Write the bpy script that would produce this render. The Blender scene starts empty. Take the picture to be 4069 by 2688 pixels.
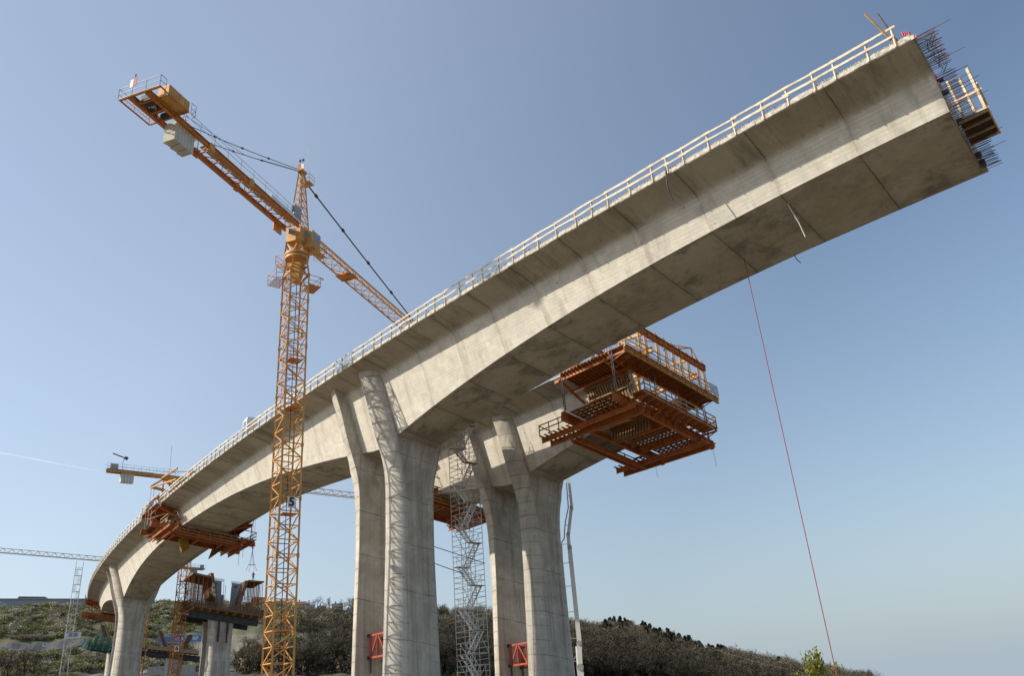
import bpy, bmesh, math, random
import numpy as np
from mathutils import Vector, Matrix
random.seed(7); rng = np.random.default_rng(7)
C = bpy.context.scene.collection
V = lambda *a: np.array(a if len(a) > 1 else a[0], float)
UP = V(0, 0, 1)
def nrm(v): return v / (np.linalg.norm(v) + 1e-12)

# ------------------------------------------------------------------ materials
def new_mat(name):
    m = bpy.data.materials.new(name); m.use_nodes = True
    nt = m.node_tree; b = nt.nodes['Principled BSDF']
    return m, nt, b
def N(nt, t, **kw):
    n = nt.nodes.new(t)
    for k, v in kw.items():
        if k in n.inputs: n.inputs[k].default_value = v
        else: setattr(n, k, v)
    return n
def ramp(nt, fac, stops, interp='LINEAR'):
    r = nt.nodes.new('ShaderNodeValToRGB'); r.color_ramp.interpolation = interp
    e = r.color_ramp.elements
    while len(e) < len(stops): e.new(0.5)
    for el, (p, c) in zip(e, stops):
        el.position = p; el.color = (c, c, c, 1) if isinstance(c, (int, float)) else (*c, 1)
    nt.links.new(fac, r.inputs[0]); return r.outputs[0]
def mixc(nt, fac, a, b, mode='MIX'):
    n = nt.nodes.new('ShaderNodeMix'); n.data_type = 'RGBA'; n.blend_type = mode
    for i, x in ((0, fac), (6, a), (7, b)):
        if isinstance(x, (int, float)): n.inputs[i].default_value = x
        elif isinstance(x, tuple): n.inputs[i].default_value = (*x, 1)
        else: nt.links.new(x, n.inputs[i])
    return n.outputs[2]
def mth(nt, op, a, b=None, c=None):
    n = nt.nodes.new('ShaderNodeMath'); n.operation = op
    for i, x in enumerate((a, b, c)):
        if x is None: continue
        if isinstance(x, (int, float)): n.inputs[i].default_value = x
        else: nt.links.new(x, n.inputs[i])
    return n.outputs[0]
def noise(nt, vec, scale, detail=4, rough=0.55, dist=0.0):
    n = N(nt, 'ShaderNodeTexNoise'); n.inputs['Scale'].default_value = scale
    n.inputs['Detail'].default_value = detail; n.inputs['Roughness'].default_value = rough
    n.inputs['Distortion'].default_value = dist
    nt.links.new(vec, n.inputs['Vector']); return n.outputs[0]
def mapping(nt, vec, sc):
    n = N(nt, 'ShaderNodeMapping'); n.inputs['Scale'].default_value = sc
    nt.links.new(vec, n.inputs['Vector']); return n.outputs[0]

def paint(name, col, var=0.35, rust=(0.16, 0.06, 0.025), rust_amt=0.35, rough=0.55, scale=1.6, metal=0.0):
    m, nt, b = new_mat(name)
    tc = N(nt, 'ShaderNodeTexCoord').outputs['Object']
    n1 = noise(nt, tc, scale, 5, 0.6); n2 = noise(nt, tc, scale * 5.3, 4, 0.7)
    dark = tuple(c * (1 - var) for c in col)
    c1 = mixc(nt, ramp(nt, n1, [(0.35, 0.0), (0.65, 1.0)]), dark, tuple(col))
    f = mth(nt, 'MULTIPLY', ramp(nt, n2, [(0.52, 0.0), (0.68, 1.0)]), rust_amt)
    c2 = mixc(nt, f, c1, tuple(rust))
    nt.links.new(c2, b.inputs['Base Color']); b.inputs['Roughness'].default_value = rough
    b.inputs['Metallic'].default_value = metal
    return m

def concrete(name, base=(0.40, 0.375, 0.325), girder=True):
    m, nt, b = new_mat(name)
    uv = N(nt, 'ShaderNodeUVMap'); uv.uv_map = 'UVMap'
    geo = N(nt, 'ShaderNodeNewGeometry'); tc = N(nt, 'ShaderNodeTexCoord').outputs['Object']
    sx = N(nt, 'ShaderNodeSeparateXYZ'); nt.links.new(uv.outputs[0], sx.inputs[0])
    u, v = sx.outputs[0], sx.outputs[1]
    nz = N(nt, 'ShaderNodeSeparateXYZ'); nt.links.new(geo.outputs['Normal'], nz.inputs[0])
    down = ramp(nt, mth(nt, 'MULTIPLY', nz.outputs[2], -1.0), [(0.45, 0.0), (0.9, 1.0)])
    big = noise(nt, tc, 0.22, 5, 0.62, 0.4)
    med = noise(nt, tc, 1.1, 6, 0.68, 0.3)
    fine = noise(nt, tc, 7.0, 4, 0.7)
    grain = noise(nt, mapping(nt, uv.outputs[0], (0.5, 9.0, 1) if girder else (7.0, 0.28, 1)), 1.0, 4, 0.65)
    col = mixc(nt, ramp(nt, med, [(0.30, 0.0), (0.72, 1.0)]), tuple(c * 0.74 for c in base), tuple(c * 1.10 for c in base))
    col = mixc(nt, mth(nt, 'MULTIPLY', ramp(nt, grain, [(0.38, 1.0), (0.62, 0.0)]), 0.32 if girder else 0.62), col, tuple(c * k for c, k in zip(base, (0.60, 0.59, 0.56))))
    col = mixc(nt, mth(nt, 'MULTIPLY', ramp(nt, fine, [(0.4, 1.0), (0.6, 0.0)]), 0.16), col, tuple(c * 0.6 for c in base))
    # damp brown patches
    st = ramp(nt, big, [(0.44, 0.0), (0.62, 1.0)])
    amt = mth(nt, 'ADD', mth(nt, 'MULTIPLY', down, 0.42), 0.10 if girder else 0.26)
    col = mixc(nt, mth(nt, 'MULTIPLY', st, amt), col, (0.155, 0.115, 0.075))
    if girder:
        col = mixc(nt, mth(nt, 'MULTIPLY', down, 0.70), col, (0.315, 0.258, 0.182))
        seg = mth(nt, 'FLOOR', mth(nt, 'DIVIDE', u, 5.0))
        sw = N(nt, 'ShaderNodeTexWhiteNoise', noise_dimensions='1D'); nt.links.new(seg, sw.inputs['W'])
        off = N(nt, 'ShaderNodeCombineXYZ'); nt.links.new(mth(nt, 'MULTIPLY', sw.outputs['Value'], 37.0), off.inputs[0]); nt.links.new(mth(nt, 'MULTIPLY', sw.outputs['Value'], 91.0), off.inputs[1])
        va = N(nt, 'ShaderNodeVectorMath'); va.operation = 'ADD'; nt.links.new(uv.outputs[0], va.inputs[0]); nt.links.new(off.outputs[0], va.inputs[1])
        su = va.outputs[0]      # every pour gets its own stains
        blotch = noise(nt, mapping(nt, su, (0.27, 0.42, 1)), 1.0, 10, 0.76, 0.35)
        pres = ramp(nt, sw.outputs['Value'], [(0.15, 0.35), (0.6, 1.0)])
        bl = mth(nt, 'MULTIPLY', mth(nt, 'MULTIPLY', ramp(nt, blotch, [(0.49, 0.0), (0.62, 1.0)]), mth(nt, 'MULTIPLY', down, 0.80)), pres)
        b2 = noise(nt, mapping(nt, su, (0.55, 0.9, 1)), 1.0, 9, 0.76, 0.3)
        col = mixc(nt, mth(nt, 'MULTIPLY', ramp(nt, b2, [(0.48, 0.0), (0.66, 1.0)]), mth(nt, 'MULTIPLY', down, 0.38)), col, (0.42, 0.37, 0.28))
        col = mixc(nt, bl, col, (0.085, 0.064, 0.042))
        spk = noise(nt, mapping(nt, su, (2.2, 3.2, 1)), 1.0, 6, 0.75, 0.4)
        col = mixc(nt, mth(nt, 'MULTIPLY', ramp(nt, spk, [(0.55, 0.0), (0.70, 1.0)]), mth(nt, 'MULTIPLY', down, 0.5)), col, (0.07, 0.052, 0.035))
        # pour to pour tone change and construction joints every 5 m
        seg = mth(nt, 'FLOOR', mth(nt, 'DIVIDE', u, 5.0))
        wn = N(nt, 'ShaderNodeTexWhiteNoise', noise_dimensions='1D'); nt.links.new(seg, wn.inputs['W'])
        # finer web stains: runs from the wing and dribbles of grout
        run = noise(nt, mapping(nt, uv.outputs[0], (1.1, 0.22, 1)), 1.0, 5, 0.7, 0.2)
        col = mixc(nt, mth(nt, 'MULTIPLY', ramp(nt, run, [(0.53, 0.0), (0.68, 1.0)]), mth(nt, 'MULTIPLY', mth(nt, 'SUBTRACT', 1.0, down), 0.38)), col, (0.24, 0.205, 0.15))
        col = mixc(nt, mth(nt, 'MULTIPLY', wn.outputs['Value'], 0.20), col, tuple(c * 0.62 for c in base))
        wob = mth(nt, 'MULTIPLY', mth(nt, 'SUBTRACT', noise(nt, tc, 3.0, 3), 0.5), 0.10)
        fr = mth(nt, 'FRACT', mth(nt, 'DIVIDE', mth(nt, 'ADD', mth(nt, 'ADD', u, wob), 2.5), 5.0))
        d = mth(nt, 'MULTIPLY', mth(nt, 'ABSOLUTE', mth(nt, 'SUBTRACT', fr, 0.5)), 5.0)
        jn = mth(nt, 'MULTIPLY', ramp(nt, d, [(0.022, 1.0), (0.07, 0.0)]), mth(nt, 'ADD', .30, mth(nt, 'MULTIPLY', down, .70)))
        jn = mth(nt, 'MULTIPLY', jn, ramp(nt, noise(nt, tc, .8, 3), [(.35, .55), (.6, 1.)]))
        pd = mth(nt, 'MULTIPLY', ramp(nt, mth(nt, 'ABSOLUTE', mth(nt, 'SUBTRACT', fr, .53)), [(.02, 1.), (.05, 0.)]), mth(nt, 'MULTIPLY', mth(nt, 'SUBTRACT', 1.0, down), ramp(nt, noise(nt, tc, .5, 3), [(.45, 0.), (.6, .5)])))
        col = mixc(nt, pd, col, tuple(min(.9, c * 1.12) for c in base))
        halo = mth(nt, 'MULTIPLY', ramp(nt, d, [(0.05, 1.0), (0.55, 0.0)]), mth(nt, 'MULTIPLY', ramp(nt, fine, [(0.35, 0.0), (0.6, 1.0)]), 0.30))
        col = mixc(nt, halo, col, (0.15, 0.11, 0.07))
        col = mixc(nt, mth(nt, 'MULTIPLY', jn, 0.75), col, (0.06, 0.046, 0.033))
        # board marks
        bf = mth(nt, 'FRACT', mth(nt, 'DIVIDE', v, 0.225))
        bd = mth(nt, 'MULTIPLY', ramp(nt, bf, [(0.06, 1.0), (0.17, 0.0)]), ramp(nt, noise(nt, mapping(nt, uv.outputs[0], (.35, 1.5, 1)), 1.0, 3), [(.38, .25), (.6, 1.)]))
        col = mixc(nt, mth(nt, 'MULTIPLY', bd, mth(nt, 'MULTIPLY', mth(nt, 'SUBTRACT', 1.0, mth(nt, 'MULTIPLY', down, 0.8)), 0.34)), col, (0.14, 0.12, 0.09))
    else:
        wob = mth(nt, 'MULTIPLY', mth(nt, 'SUBTRACT', noise(nt, tc, 1.2, 3), 0.5), 0.14)
        flat = mth(nt, 'GREATER_THAN', u, 50.0); perd = mth(nt, 'ADD', 1.346, mth(nt, 'MULTIPLY', flat, 2.694))
        fr = mth(nt, 'FRACT', mth(nt, 'DIVIDE', mth(nt, 'ADD', v, wob), perd))
        d = mth(nt, 'MULTIPLY', mth(nt, 'ABSOLUTE', mth(nt, 'SUBTRACT', fr, mth(nt, 'SUBTRACT', 0.5, mth(nt, 'MULTIPLY', flat, 0.3333)))), perd)
        st2 = ramp(nt, noise(nt, tc, .55, 5, .65, .5), [(.45, 0.), (.62, 1.)]); col = mixc(nt, mth(nt, 'MULTIPLY', st2, mth(nt, 'MULTIPLY', flat, .42)), col, (.26, .20, .12))
        jn = mth(nt, 'MULTIPLY', ramp(nt, d, [(0.016, 1.0), (0.06, 0.0)]), ramp(nt, noise(nt, tc, .7, 3), [(.38, .25), (.62, .95)]))
        halo = mth(nt, 'MULTIPLY', ramp(nt, mth(nt, 'SUBTRACT', 1.0, fr), [(0.5, 1.0), (0.9, 0.0)]), mth(nt, 'MULTIPLY', ramp(nt, grain, [(0.45, 0.0), (0.65, 1.0)]), 0.30))
        col = mixc(nt, halo, col, (0.15, 0.115, 0.075))
        col = mixc(nt, mth(nt, 'MULTIPLY', jn, 0.80), col, (0.07, 0.055, 0.04))
    if not girder:
        pour = mth(nt, 'FLOOR', mth(nt, 'DIVIDE', v, 4.04)); wn = N(nt, 'ShaderNodeTexWhiteNoise', noise_dimensions='1D'); nt.links.new(pour, wn.inputs['W'])
        col = mixc(nt, mth(nt, 'MULTIPLY', wn.outputs['Value'], 0.42), col, tuple(c * 0.55 for c in base))
        sk_ = noise(nt, mapping(nt, uv.outputs[0], (1.6, .05, 1)), 1.0, 5, .7); col = mixc(nt, mth(nt, 'MULTIPLY', ramp(nt, sk_, [(.48, 0.), (.66, 1.)]), .5), col, (.17, .135, .09))
    # tie holes
    vo = N(nt, 'ShaderNodeTexVoronoi'); vo.inputs['Scale'].default_value = 0.75
    nt.links.new(uv.outputs[0], vo.inputs['Vector'])
    hole = mth(nt, 'MULTIPLY', ramp(nt, vo.outputs['Distance'], [(0.042, 1.0), (0.060, 0.0)]), ramp(nt, noise(nt, tc, 0.5, 2), [(0.46, 0.0), (0.5, 0.9)]))
    col = mixc(nt, hole, col, (0.03, 0.025, 0.02))
    nt.links.new(col, b.inputs['Base Color']); b.inputs['Roughness'].default_value = 0.88
    bp = N(nt, 'ShaderNodeBump'); bp.inputs['Strength'].default_value = 0.35; bp.inputs['Distance'].default_value = 0.03
    hgt = mth(nt, 'SUBTRACT', mth(nt, 'ADD', mth(nt, 'MULTIPLY', grain, 0.5), mth(nt, 'MULTIPLY', fine, 0.4)), mth(nt, 'MULTIPLY', jn, 0.8))
    nt.links.new(hgt, bp.inputs['Height']); nt.links.new(bp.outputs[0], b.inputs['Normal'])
    return m

def attr_mat(name, rough=0.9, mul=1.0, sub=0.0, transl=0.0):
    m, nt, b = new_mat(name)
    a = N(nt, 'ShaderNodeAttribute'); a.attribute_name = 'col'
    tc = N(nt, 'ShaderNodeTexCoord').outputs['Object']
    col = mixc(nt, ramp(nt, noise(nt, tc, 0.12, 3), [(0.3, 0.25), (0.7, 0.0)]), a.outputs['Color'], (0.03, 0.028, 0.02))
    nt.links.new(col, b.inputs['Base Color']); b.inputs['Roughness'].default_value = rough
    b.inputs['Specular IOR Level'].default_value = 0.15
    if transl:
        out = nt.nodes['Material Output']; tr = N(nt, 'ShaderNodeBsdfTranslucent'); nt.links.new(col, tr.inputs[0])
        mx = N(nt, 'ShaderNodeMixShader'); mx.inputs[0].default_value = transl
        nt.links.new(b.outputs[0], mx.inputs[1]); nt.links.new(tr.outputs[0], mx.inputs[2]); nt.links.new(mx.outputs[0], out.inputs[0])
    return m

def wood(name, col, var=0.4):
    m, nt, b = new_mat(name)
    tc = N(nt, 'ShaderNodeTexCoord').outputs['Object']
    n1 = noise(nt, tc, 2.2, 5, 0.6); n2 = noise(nt, tc, 9, 4, 0.7)
    c = mixc(nt, ramp(nt, n1, [(0.35, 0.0), (0.65, 1.0)]), tuple(x * (1 - var) for x in col), tuple(col))
    c = mixc(nt, mth(nt, 'MULTIPLY', ramp(nt, n2, [(0.5, 0.0), (0.7, 1.0)]), 0.4), c, tuple(x * 0.35 for x in col))
    nt.links.new(c, b.inputs['Base Color']); b.inputs['Roughness'].default_value = 0.8
    return m

M = {}
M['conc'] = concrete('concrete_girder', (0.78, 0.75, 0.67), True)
M['pier'] = concrete('concrete_pier', (0.70, 0.675, 0.605), False)
M['crane'] = paint('crane_yellow', (0.67, 0.345, 0.085), 0.30, (0.30, 0.12, 0.035), 0.45)
M['crane_or'] = paint('crane_orange', (0.56, 0.20, 0.03), 0.28, (0.20, 0.08, 0.03), 0.35)
M['steel_or'] = paint('traveller_orange', (0.52, 0.145, 0.02), 0.45, (0.13, 0.05, 0.025), 0.65, scale=1.3)
M['steel_yl'] = paint('traveller_yellow', (0.58, 0.27, 0.04), 0.25, (0.2, 0.09, 0.03), 0.4)
M['rust'] = paint('rusty_steel', (0.115, 0.055, 0.035), 0.45, (0.06, 0.03, 0.02), 0.6, 0.85)
M['rebar'] = paint('rebar_steel', (0.125, 0.062, 0.042), 0.4, (0.16, 0.06, 0.03), 0.5, 0.8)
M['stirrup'] = paint('stirrup_steel', (0.64, 0.60, 0.53), 0.5, (0.25, 0.16, 0.09), 0.6, 0.8, 4.0)
M['galv'] = paint('galvanised_steel', (0.52, 0.53, 0.53), 0.3, (0.22, 0.2, 0.17), 0.3, 0.45, metal=0.3)
M['galv_dk'] = paint('weathered_galvanised', (0.27, 0.27, 0.265), 0.35, (0.2, 0.15, 0.1), 0.4, 0.55, metal=0.3)
M['dark'] = paint('dark_steel', (0.045, 0.045, 0.048), 0.3, (0.1, 0.05, 0.03), 0.4, 0.6)
M['girder_dk'] = paint('dark_green_girder', (0.045, 0.06, 0.062), 0.4, (0.09, 0.05, 0.03), 0.4, 0.55)
M['white'] = paint('white_paint', (0.74, 0.74, 0.73), 0.12, (0.4, 0.36, 0.3), 0.25, 0.4)
M['grey'] = paint('grey_cladding', (0.34, 0.36, 0.38), 0.2, (0.2, 0.2, 0.2), 0.3, 0.6)
M['grey_dk'] = paint('worn_steel_form', (0.33, 0.335, 0.33), 0.35, (0.12, 0.1, 0.08), 0.4, 0.6)
M['red'] = paint('red_paint', (0.44, 0.07, 0.04), 0.25, (0.2, 0.05, 0.03), 0.3, 0.5)
M['ropered'] = paint('red_rope', (0.30, 0.035, 0.04), 0.3, (0.45, 0.25, 0.22), 0.5, 0.8, 3)
M['pink'] = paint('pink_flagging', (0.75, 0.16, 0.22), 0.2, (0.6, 0.2, 0.2), 0.2, 0.7)
M['wood_lt'] = wood('pale_timber', (0.72, 0.56, 0.37), 0.30)
M['rail'] = wood('weathered_pale_timber', (0.78, 0.66, 0.50), 0.35)
M['wood'] = wood('timber', (0.42, 0.27, 0.135), 0.4)
M['wood_dk'] = wood('dark_timber', (0.16, 0.09, 0.05), 0.45)
M['wood_br'] = wood('stained_boards', (0.24, 0.135, 0.07), 0.45)
M['ply_dk'] = wood('dark_plywood', (0.035, 0.028, 0.022), 0.3)
M['form_yl'] = wood('yellow_formwork', (0.66, 0.44, 0.075), 0.3)
M['form_br'] = wood('brown_formwork', (0.36, 0.15, 0.045), 0.4)
M['plank_or'] = wood('reddish_planks', (0.36, 0.15, 0.055), 0.45)
M['cwt'] = paint('counterweight_concrete', (0.60, 0.57, 0.49), 0.2, (0.3, 0.27, 0.22), 0.3, 0.9)
M['glass'] = paint('cab_glass', (0.22, 0.34, 0.42), 0.2, (0.2, 0.3, 0.35), 0.1, 0.12)
M['roof_red'] = paint('red_roof_tiles', (0.235, 0.085, 0.062), 0.3, (0.11, 0.06, 0.05), 0.5, 0.85)
M['roof_grey'] = paint('grey_roof', (0.30, 0.33, 0.37), 0.2, (0.2, 0.2, 0.2), 0.2, 0.7)
M['roof_dk'] = paint('dark_roof', (0.10, 0.085, 0.08), 0.3, (0.07, 0.05, 0.05), 0.3, 0.85)
M['wall_w'] = paint('pale_render', (0.50, 0.48, 0.44), 0.15, (0.3, 0.28, 0.25), 0.2, 0.85)
M['wall_b'] = paint('brown_wall', (0.20, 0.15, 0.12), 0.2, (0.1, 0.08, 0.06), 0.3, 0.85)
M['blue'] = paint('blue_banner', (0.10, 0.20, 0.42), 0.15, (0.12, 0.2, 0.35), 0.2, 0.6)
M['net'] = paint('green_netting', (0.06, 0.20, 0.13), 0.45, (0.16, 0.24, 0.18), 0.5, 0.9, 0.9)
nt_ = M['net'].node_tree; o_ = nt_.nodes['Material Output']; tp_ = nt_.nodes.new('ShaderNodeBsdfTransparent'); mx_ = nt_.nodes.new('ShaderNodeMixShader'); mx_.inputs[0].default_value = .38
nt_.links.new(nt_.nodes['Principled BSDF'].outputs[0], mx_.inputs[1]); nt_.links.new(tp_.outputs[0], mx_.inputs[2]); nt_.links.new(mx_.outputs[0], o_.inputs[0])
M['skin'] = paint('skin', (0.45, 0.26, 0.18), 0.1, (0.4, 0.2, 0.15), 0.1)
M['jacket'] = paint('red_jacket', (0.38, 0.04, 0.035), 0.2, (0.2, 0.03, 0.03), 0.2, 0.8)
M['trouser'] = paint('dark_trousers', (0.05, 0.05, 0.07), 0.3, (0.04, 0.04, 0.04), 0.2, 0.85)
M['black'] = paint('black_rubber', (0.02, 0.02, 0.022), 0.2, (0.05, 0.045, 0.04), 0.2, 0.6)
M['leaf'] = attr_mat('foliage', 0.9, transl=0.25)
M['twig'] = attr_mat('bare_twigs', 0.95)

# ------------------------------------------------------------------ mesh builder
class MB:
    def __init__(s): s.v = []; s.f = []; s.uv = None
    def add(s, vs, fs):
        o = len(s.v); s.v.extend([tuple(map(float, p)) for p in vs]); s.f.extend([tuple(i + o for i in f) for f in fs]); return s
    def hexa(s, p):  # 8 corners: bottom ring 0-3, top ring 4-7
        return s.add(p, [(3, 2, 1, 0), (4, 5, 6, 7), (0, 1, 5, 4), (1, 2, 6, 5), (2, 3, 7, 6), (3, 0, 4, 7)])
    def beam(s, a, b, w=0.1, h=None, up=None):
        a = V(a); b = V(b); h = w if h is None else h
        d = nrm(b - a); u = UP if up is None else V(up)
        if abs(d @ u) > 0.97: u = V(1, 0.3, 0)
        x = nrm(np.cross(d, u)) * w / 2; y = nrm(np.cross(x, d)) * h / 2
        return s.hexa([a - x - y, a + x - y, a + x + y, a - x + y, b - x - y, b + x - y, b + x + y, b - x + y])
    def ibeam(s, a, b, w, h, up=UP, t=0.04, st=0):
        a = V(a); b = V(b); d = nrm(b - a); x = nrm(np.cross(d, V(up))); y = nrm(np.cross(x, d))
        s.beam(a, b, t, h - 2 * t, y); s.beam(a + y * (h - t) / 2, b + y * (h - t) / 2, w, t, y); s.beam(a - y * (h - t) / 2, b - y * (h - t) / 2, w, t, y)
        if st:
            L = np.linalg.norm(b - a); n = max(1, int(L / st))
            for i in range(n + 1):
                p = a + d * min(max(L * i / n, 0.03), L - 0.03); s.beam(p - y * (h / 2 - t - .002), p + y * (h / 2 - t - .002), w * 0.92, 0.03, d)
        return s
    def tube(s, pts, r, n=6):
        pts = [V(p) for p in pts]; rr = r if isinstance(r, (list, tuple)) else [r] * len(pts)
        vs = []; fs = []; ref = V(0.31, 0.2, 0.93)
        for i, p in enumerate(pts):
            d = nrm(pts[min(i + 1, len(pts) - 1)] - pts[max(i - 1, 0)])
            q = ref if abs(d @ ref) < 0.95 else V(1, 0, 0)
            x = nrm(np.cross(d, q)); y = np.cross(d, x)
            for k in range(n): vs.append(p + (x * math.cos(2 * math.pi * k / n) + y * math.sin(2 * math.pi * k / n)) * rr[i])
        for i in range(len(pts) - 1):
            for k in range(n): fs.append((i * n + k, i * n + (k + 1) % n, (i + 1) * n + (k + 1) % n, (i + 1) * n + k))
        fs.append(tuple(range(n))[::-1]); fs.append(tuple((len(pts) - 1) * n + k for k in range(n)))
        return s.add(vs, fs)
    def box(s, c, ax, ay, az):  # half axes
        c, ax, ay, az = V(c), V(ax), V(ay), V(az)
        return s.hexa([c - ax - ay - az, c + ax - ay - az, c + ax + ay - az, c - ax + ay - az, c - ax - ay + az, c + ax - ay + az, c + ax + ay + az, c - ax + ay + az])
    def quad(s, a, b, c, d): return s.add([a, b, c, d], [(0, 1, 2, 3)])
    def build(s, name, mat, parent=None, smooth=None, uv=None, cols=None):
        me = bpy.data.meshes.new(name)
        vs = s.v
        if parent is not None:
            o = parent_origin(parent); vs = [(p[0] - o[0], p[1] - o[1], p[2] - o[2]) for p in vs]
        me.from_pydata(vs, [], s.f); me.materials.append(mat)
        if uv is not None:
            l = me.uv_layers.new(name='UVMap'); flat = []
            for f in s.f:
                for i in f: flat.extend(uv[i])
            l.data.foreach_set('uv', flat)
        if smooth is not None:
            me.shade_smooth(); me.set_sharp_from_angle(angle=math.radians(smooth))
        me.update()
        ob = bpy.data.objects.new(name, me); C.objects.link(ob)
        if parent is not None: ob.parent = parent
        return ob
ORIG = {}
def parent_origin(p):
    o = V(0, 0, 0)
    while p is not None: o = o + V(p.location); p = p.parent
    return o
def thing(name, label, cat, loc, group=None):
    o = bpy.data.objects.new(name, None); C.objects.link(o); o.location = tuple(loc); o.empty_display_size = 0.5
    o['label'] = label; o['category'] = cat
    if group: o['group'] = group
    return o
def tag(o, label, cat, group=None, kind=None):
    o['label'] = label; o['category'] = cat
    if group: o['group'] = group
    if kind: o['kind'] = kind
    return o
def dup(root, loc, rotz=0.0, label=None, group=None, scale=None):
    r = root.copy(); C.objects.link(r); r.location = tuple(loc); r.rotation_euler = (0, 0, rotz)
    if scale: r.scale = scale
    if label: r['label'] = label
    if group: r['group'] = group
    for ch in list(root.children):
        c = ch.copy(); C.objects.link(c); c.parent = r
        for g in list(ch.children):
            d = g.copy(); C.objects.link(d); d.parent = c
    return r

# ------------------------------------------------------------------ viaduct alignment
Q = dict(x0=22.4538, y0=32.4613, th=2.44164, k=-.00262971, k2=7.15417e-06, k3=-1.46376e-08, g=-.0184642, g2=9.80827e-05,
         SE=.157945, aF=2.60827, dF=.310567, aB=3.45265, d0=2.36616, dc=3.92464, ex=2.30598, sp1=54.3515, sp2=165.278, w=6.14659, bt=.278529)
H0 = 30.3
def axis(s):
    n = max(2, int(abs(s)) + 8); ss = np.linspace(0, s, n)
    th = Q['th'] + Q['k'] * ss + Q['k2'] * ss**2 + Q['k3'] * ss**3
    tr = lambda a: float(((a[1:] + a[:-1]) / 2).sum() * s / (n - 1))
    x = Q['x0'] + tr(np.cos(th)); y = Q['y0'] + tr(np.sin(th)); t = th[-1]
    return V(x, y, H0 + Q['g'] * s + Q['g2'] * s * s), V(math.cos(t), math.sin(t), 0), V(math.sin(t), -math.cos(t), 0)
class Line:
    """station s, lat inward from the near wing edge, zt above the near wing edge measured across the superelevated deck"""
    def __init__(s, L=0.0, dz=0.0): s.L = L; s.dz = dz; s.cache = {}
    def fr(s, st):
        k = round(st, 3)
        if k not in s.cache: s.cache[k] = axis(st)
        return s.cache[k]
    def P(s, st, lat, zt):
        o, d, n = s.fr(st); return o + n * (lat + s.L) + V(0, 0, s.dz + zt - Q['SE'] * lat)
LA = Line(); LB = Line(16.5, -1.53)
MID = Q['aB'] + Q['w'] / 2   # centre of the box
def depth(s, sp):
    d = abs(s - sp) / Q['sp1']; return Q['d0'] + Q['dc'] * max(0.0, 1 - d) ** Q['ex']
def section(D, edge=.28):
    aB = Q['aB'] + -(-Q['bt']) * (D - Q['d0'])
    pts = [(0, edge), (0, 0), (1.3, -.15), (2.05, -.245), (2.38, -.34), (2.56, -.52), (2.68, -.78)]
    near = pts + [(aB - .10, -(D - .30)), (aB, -(D - .03)), (aB + .06, -D)]
    far = [(2 * MID - x, z) for x, z in near][::-1]
    return near + [(MID, -D)] + far
def girder(L, s0, s1, sp, step=1.25):
    mb = MB(); uv = []; n = int(round((s1 - s0) / step)) + 1; sts = np.linspace(s0, s1, n); m = None
    for st in sts:
        D = depth(st, sp); sec = section(D, .28 if L.L == 0 else .10)
        # extra points down the web for even board marks
        m = len(sec); v = 0; prev = sec[0]; dz = Q['g'] + 2 * Q['g2'] * st
        for q in sec:
            v += math.hypot(q[0] - prev[0], q[1] - prev[1]); prev = q
            mb.v.append(tuple(L.P(st, q[0], q[1]))); uv.append((st, q[1] if abs(q[0] - MID) > 2.0 and q[1] > -(D - .01) else q[0]))
    for i in range(n - 1):
        for k in range(m):
            a = i * m + k; b = i * m + (k + 1) % m; mb.f.append((a, a + m, b + m, b))
    mb.f.append(tuple(range(m))); mb.f.append(tuple((n - 1) * m + k for k in range(m))[::-1])
    return mb, uv

HW = [(0.05, 5.45), (-2.2, 4.55), (-4.9, 3.78), (-6.5, 3.18), (-8.0, 2.66), (-9.2, 2.45), (-10.5, 2.37), (-15, 2.38), (-26, 2.76), (-48, 3.55)]
def hwid(z):
    zs = [-a for a, b in HW]; return float(np.interp(-z, zs, [b for a, b in HW]))
CW = [(-6.5, -9), (-7.4, 2.1), (-8.5, 1.72), (-10, 1.42), (-12, 1.2), (-16, 1.06), (-30, 1.02), (-60, 1.0)]
def pier_leg(L, s_in, sgn, ztop, zbot, flare=True, step=0.5, T=1.9):
    """one leg: flat inner face at s_in, rounded noses, outer face (towards sgn) with a tapering recess"""
    mb = MB(); uv = []; zs = list(np.arange(ztop, zbot, -step)) + [zbot]; K = 9
    zt_ = [-q[0] for q in CW]; ct_ = [q[1] for q in CW]
    for z in zs:
        h = sum(hwid(min(z + t, .05)) for t in (-.6, -.3, 0, .3, .6)) / 5
        if not flare: h = hwid(min(z, -10.5))
        c = float(np.interp(-z, zt_[1:], ct_[1:])) if z < -7.4 else max(2.1, h - 1.15)
        if not flare: c = 1.06
        c = min(c, h - .5); ra = c - .10; dep = .16; ring = [(h - .03, 0.0), (h, .04)]
        for k in range(1, K):
            an = math.pi / 2 * k / K; ring.append((c + (h - c) * math.cos(an), T * math.sin(an)))
        rb = min(.38, ra * .4); face = [(c, T), (ra, T), (ra * .97, T - dep), (rb + .1, T - dep), (rb, T - dep * .45)]
        ring += face + [(-x, y) for x, y in face[::-1]] + [(-x, y) for x, y in ring[::-1]]
        m = len(ring); per = 0; pv = ring[0]
        for k_, q in enumerate(ring):
            per += math.hypot(q[0] - pv[0], q[1] - pv[1]); pv = q; nose = 0 < k_ < K + 1 or m - K - 2 < k_ < m - 1
            mb.v.append(tuple(L.P(s_in + sgn * q[1], MID + q[0], z))); uv.append((per + (0 if nose else 100), z))
    n = len(zs)
    for i in range(n - 1):
        for k in range(m):
            a = i * m + k; b = i * m + (k + 1) % m; mb.f.append((b, b + m, a + m, a))
    mb.f.append(tuple(range(m))); mb.f.append(tuple((n - 1) * m + k for k in range(m))[::-1])
    return mb, uv
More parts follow.
